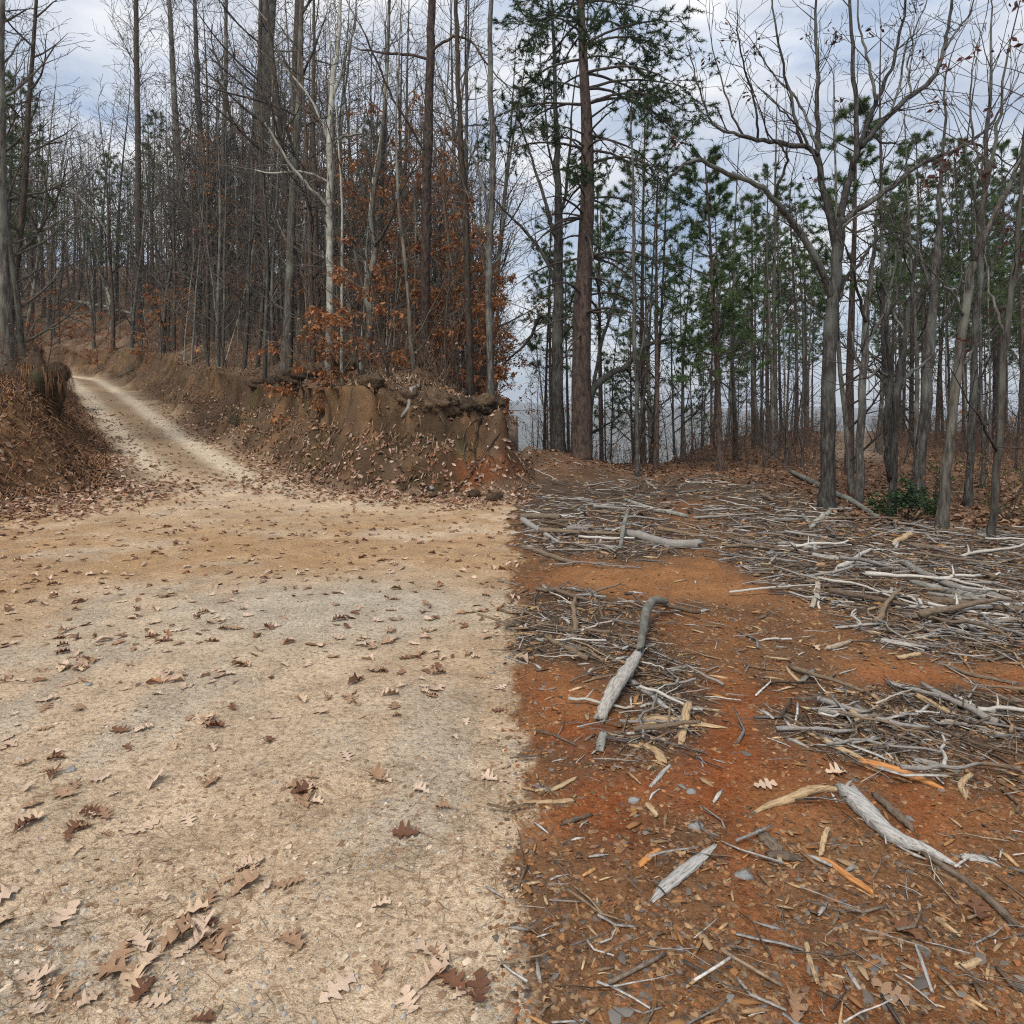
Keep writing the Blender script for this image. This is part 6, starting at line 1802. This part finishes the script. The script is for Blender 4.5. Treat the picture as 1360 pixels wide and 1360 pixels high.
for u, v, s, sq, lb, sd in [(52, 520, 0.55, (1, 1, 1.2), 'big dark clod of root-bound soil jutting from the near-side bank', 3), (76, 500, 0.33, (0.8, 1, 1.4), 'small dark clod hanging at the tip of the near-side bank', 8), (36, 470, 0.4, (1.2, 1, 0.8), 'dark soil lump on top of the near-side bank', 12)]:
    o = soil_lump('soil_clod', lb, u, v, on_bank(u, v + 14), s, sd, M_soil, 'earth', sq)
    g = np.random.default_rng(sd); n = 900
    az = g.random(n) * 6.283; rr = s * np.sqrt(g.random(n)) * 1.05
    B = np.stack([np.cos(az) * rr, np.sin(az) * rr, s * sq[2] * np.sqrt(np.maximum(0.05, 1 - (rr / s / 1.06) ** 2)) * 0.95], -1)
    O = np.stack([np.cos(az), np.sin(az), np.zeros(n)], -1)
    m1 = B + O * 0.12 + np.array([0, 0, 0.03]); tp = m1 + O * 0.06 + np.stack([0 * az, 0 * az, -g.uniform(0.15, 0.6, n)], -1)
    S_ = np.stack([-np.sin(az), np.cos(az), 0 * az], -1) * 0.0045
    V = np.stack([B - S_, B + S_, m1 + S_, m1 - S_, tp], 1).reshape(-1, 3); k = (np.arange(n) * 5)[:, None]
    T = np.concatenate([k + np.array([[0, 1, 2]]), k + np.array([[0, 2, 3]]), k + np.array([[3, 2, 4]])])
    add_obj('hanging_grass', mesh_from('hanging_grass', V, [T], np.repeat(pick([(0.17, 0.08, 0.036), (0.22, 0.115, 0.055), (0.09, 0.05, 0.026)], n, g), 5, 0)), M_straw, o, kind='stuff')
for k, (u, v, s) in enumerate([(365, 500, .28), (388, 494, .32), (412, 488, .3), (436, 480, .26), (462, 478, .2), (520, 512, .26), (545, 520, .28), (585, 528, .3), (610, 534, .3), (635, 532, .3), (655, 530, .24), (345, 502, .24), (495, 500, .2), (560, 524, .22), (598, 530, .26), (622, 533, .26), (646, 531, .26), (400, 492, .28), (425, 484, .28), (376, 497, .26), (575, 650, .07), (630, 648, .09), (655, 652, .1)]):
    d_ = on_bank(u, v + 16)
    soil_lump('soil_clod', ('ragged dark clod of root-bound soil hanging under the lip of the cut bank' if v < 600 else 'small fallen clod of soil lying at the foot of the red cut'), u, v + 8, d_ + 0.22, s * (0.75 + 0.4 * ((k * 7) % 5) / 5), 41 + k, M_lip, 'earth', (1.35, 0.9, 0.85))['group'] = 'clods under the bank lip' if v < 600 else 'clods at the foot of the red cut'
p = unproj(573, 650); soil_lump('stone', 'small whitish stone at the foot of the cut bank', 573, 649, p[1], 0.055, 21, M_stone, 'stone', (1, 1, 0.9))
p = unproj(40, 462); soil_lump('stone', 'pale pointed stone lodged on the near-side bank', 42, 460, p[1] - 0.1, 0.12, 22, M_stone, 'stone', (1.4, 1, 0.7))
for k, (u, v, s, lb) in enumerate([(95, 1023, 0.018, 'blue-grey pebble beside the leaves on the road'), (118, 910, 0.018, 'grey pebble on the road by the pale leaves'), (988, 1164, 0.022, 'smooth dark grey stone right of the grey sliver'), (842, 1064, 0.02, 'blue-grey stone on the red clay'),
                                   (918, 1052, 0.016, 'grey stone on the clay near the grey pointed splinter'), (925, 1098, 0.02, 'flat grey stone on the clay above the sliver')]):
    p = unproj(u, v); soil_lump('stone', lb, u, v, p[1], s, 31 + k, M_stone, 'stone', (1.3, 1, 0.7))

def roots():
    R_ = [([(640, 556), (634, 578), (630, 600), (632, 622)], [4, 4, 3.5, 2.5], 'pale root hanging down the red cut at the bank end'), ([(664, 578), (648, 600), (628, 628), (606, 656)], [3.5, 3.5, 3.5, 3], 'long straight root slanting across the red cut'),
          ([(648, 557), (630, 562), (618, 576), (614, 592)], [3, 3, 2.5, 1.5], 'thin curved root arching over the red cut'), ([(620, 590), (616, 606), (620, 628)], [2.5, 2.5, 1.5], 'fine root dangling in the middle of the red cut'),
          ([(406, 488), (402, 500), (399, 516)], [2.5, 2.5, 1.5], 'fine pale root hanging under the undercut lip'), ([(411, 486), (416, 498), (419, 508)], [2.5, 2.5, 1.5], 'second fine root hanging under the undercut lip'),
          ([(394, 490), (396, 504), (395, 512)], [2, 2, 1.2], 'short root stub hanging under the undercut lip'), ([(528, 512), (530, 522), (534, 530)], [2.5, 2.5, 1.5], 'short hooked root in the mossy part of the lip'),
          ([(180, 490), (168, 498), (156, 502)], [3, 3, 2], 'pale dead root lying on the far bank')]
    for pix, w, lb in R_:
        GL('exposed_root', lb, 'root', pix, [q * 0.62 for q in w], M_bark_brown if 'red cut' in lb else M_bark_grey, 1.0, 6, 0.08, 0.05, None, None, 12, 7, False)
    GL('branch', 'broken grey branch stub leaning on the middle of the cut bank', 'branch', [(534, 556), (543, 540), (556, 516)], [5, 6, 6], M_stick, 1.0, 9, 0.1, 0.02)
    GL('fallen_log', 'thin fallen trunk lying slanted on the bank by the arched sapling', 'log', [(10, 398), (60, 404), (120, 414), (178, 428)], [4, 4.5, 4.5, 3.5], M_bark_pale, 1.0, 8, 0.08, 0.5, None, None, 18, 9)
    GL('fallen_log', 'second thin fallen trunk lying below the slanted one near the arched sapling', 'log', [(20, 428), (70, 426), (105, 422)], [3.5, 3.5, 2.5], M_bark_grey, 1.0, 8, 0.08, 0.3, None, None, 18, 10)
roots()

def flagging():
    m, nt, b = new_mat('pink_tape'); b.inputs['Base Color'].default_value = (0.80, 0.20, 0.33, 1); b.inputs['Roughness'].default_value = 0.5
    y, nt2, b2 = new_mat('yellow_leaf'); b2.inputs['Base Color'].default_value = (0.75, 0.36, 0.03, 1)
    p = unproj(260, 470); d = p[1]
    o = root('flagging_tape', tuple(p), 'pink flagging tape tied to a thin stake on the bank lip', 'tape')
    mb = MB(); mb.tube(np.array([(0, 0, -0.1), (0.01, 0.01, 0.25), (0.0, 0.02, 0.5)]), np.array([0.012, 0.011, 0.009]), 6)
    add_obj('stake', mb.mesh('stake'), M_bark_brown, o)
    for k, (dx, ln, ph) in enumerate([(-0.14, 0.30, 0.0), (0.05, 0.42, 1.5), (-0.05, 0.2, 3.0)]):
        t = np.linspace(0, 1, 9)
        cx = dx * t + 0.03 * np.sin(t * 7 + ph); cz = 0.40 - ln * t ** 1.2 + 0.06 * np.sin(t * 3.1); cy = -0.03 - 0.05 * t
        V = np.concatenate([np.stack([cx - 0.016, cy, cz], -1), np.stack([cx + 0.016, cy + 0.012 * np.sin(t * 9), cz], -1)])
        Q = np.array([(i, i + 1, i + 10, i + 9) for i in range(8)])
        add_obj('ribbon', mesh_from('ribbon', V, [Q], None, True), m, o)
    V, T = LEAF_HI[1]
    lf = add_obj('maple_leaf', mesh_from('maple_leaf', V * 0.2, [T], None, True), y, loc=(p[0] + 0.09, p[1] - 0.12, p[2] + 0.16), label='bright yellow leaf caught beside the pink flagging tape', cat='leaf')
    lf.rotation_euler = (1.1, 0.2, 0.6)
flagging()

# ------------------------------------------------------------------ air
def haze():
    x0, x1, y0, y1, z0, z1 = -7600, 7600, -30, 4400, -175, 130
    V = np.array([(x, y, z) for z in (z0, z1) for y in (y0, y1) for x in (x0, x1)], float)
    Q = np.array([(0, 2, 3, 1), (4, 5, 7, 6), (0, 1, 5, 4), (2, 6, 7, 3), (0, 4, 6, 2), (1, 3, 7, 5)])
    m = bpy.data.materials.new('haze'); m.use_nodes = True
    nt = m.node_tree; nt.nodes.clear()
    out = nt.nodes.new('ShaderNodeOutputMaterial'); v = nt.nodes.new('ShaderNodeVolumePrincipled')
    v.inputs['Color'].default_value = (0.80, 0.87, 0.95, 1); v.inputs['Density'].default_value = 0.00035
    nt.links.new(v.outputs[0], out.inputs['Volume'])
    add_obj('haze', mesh_from('haze', V, [Q]), m, kind='stuff', label='thin pale haze in the air over the valley', cat='haze')
haze()
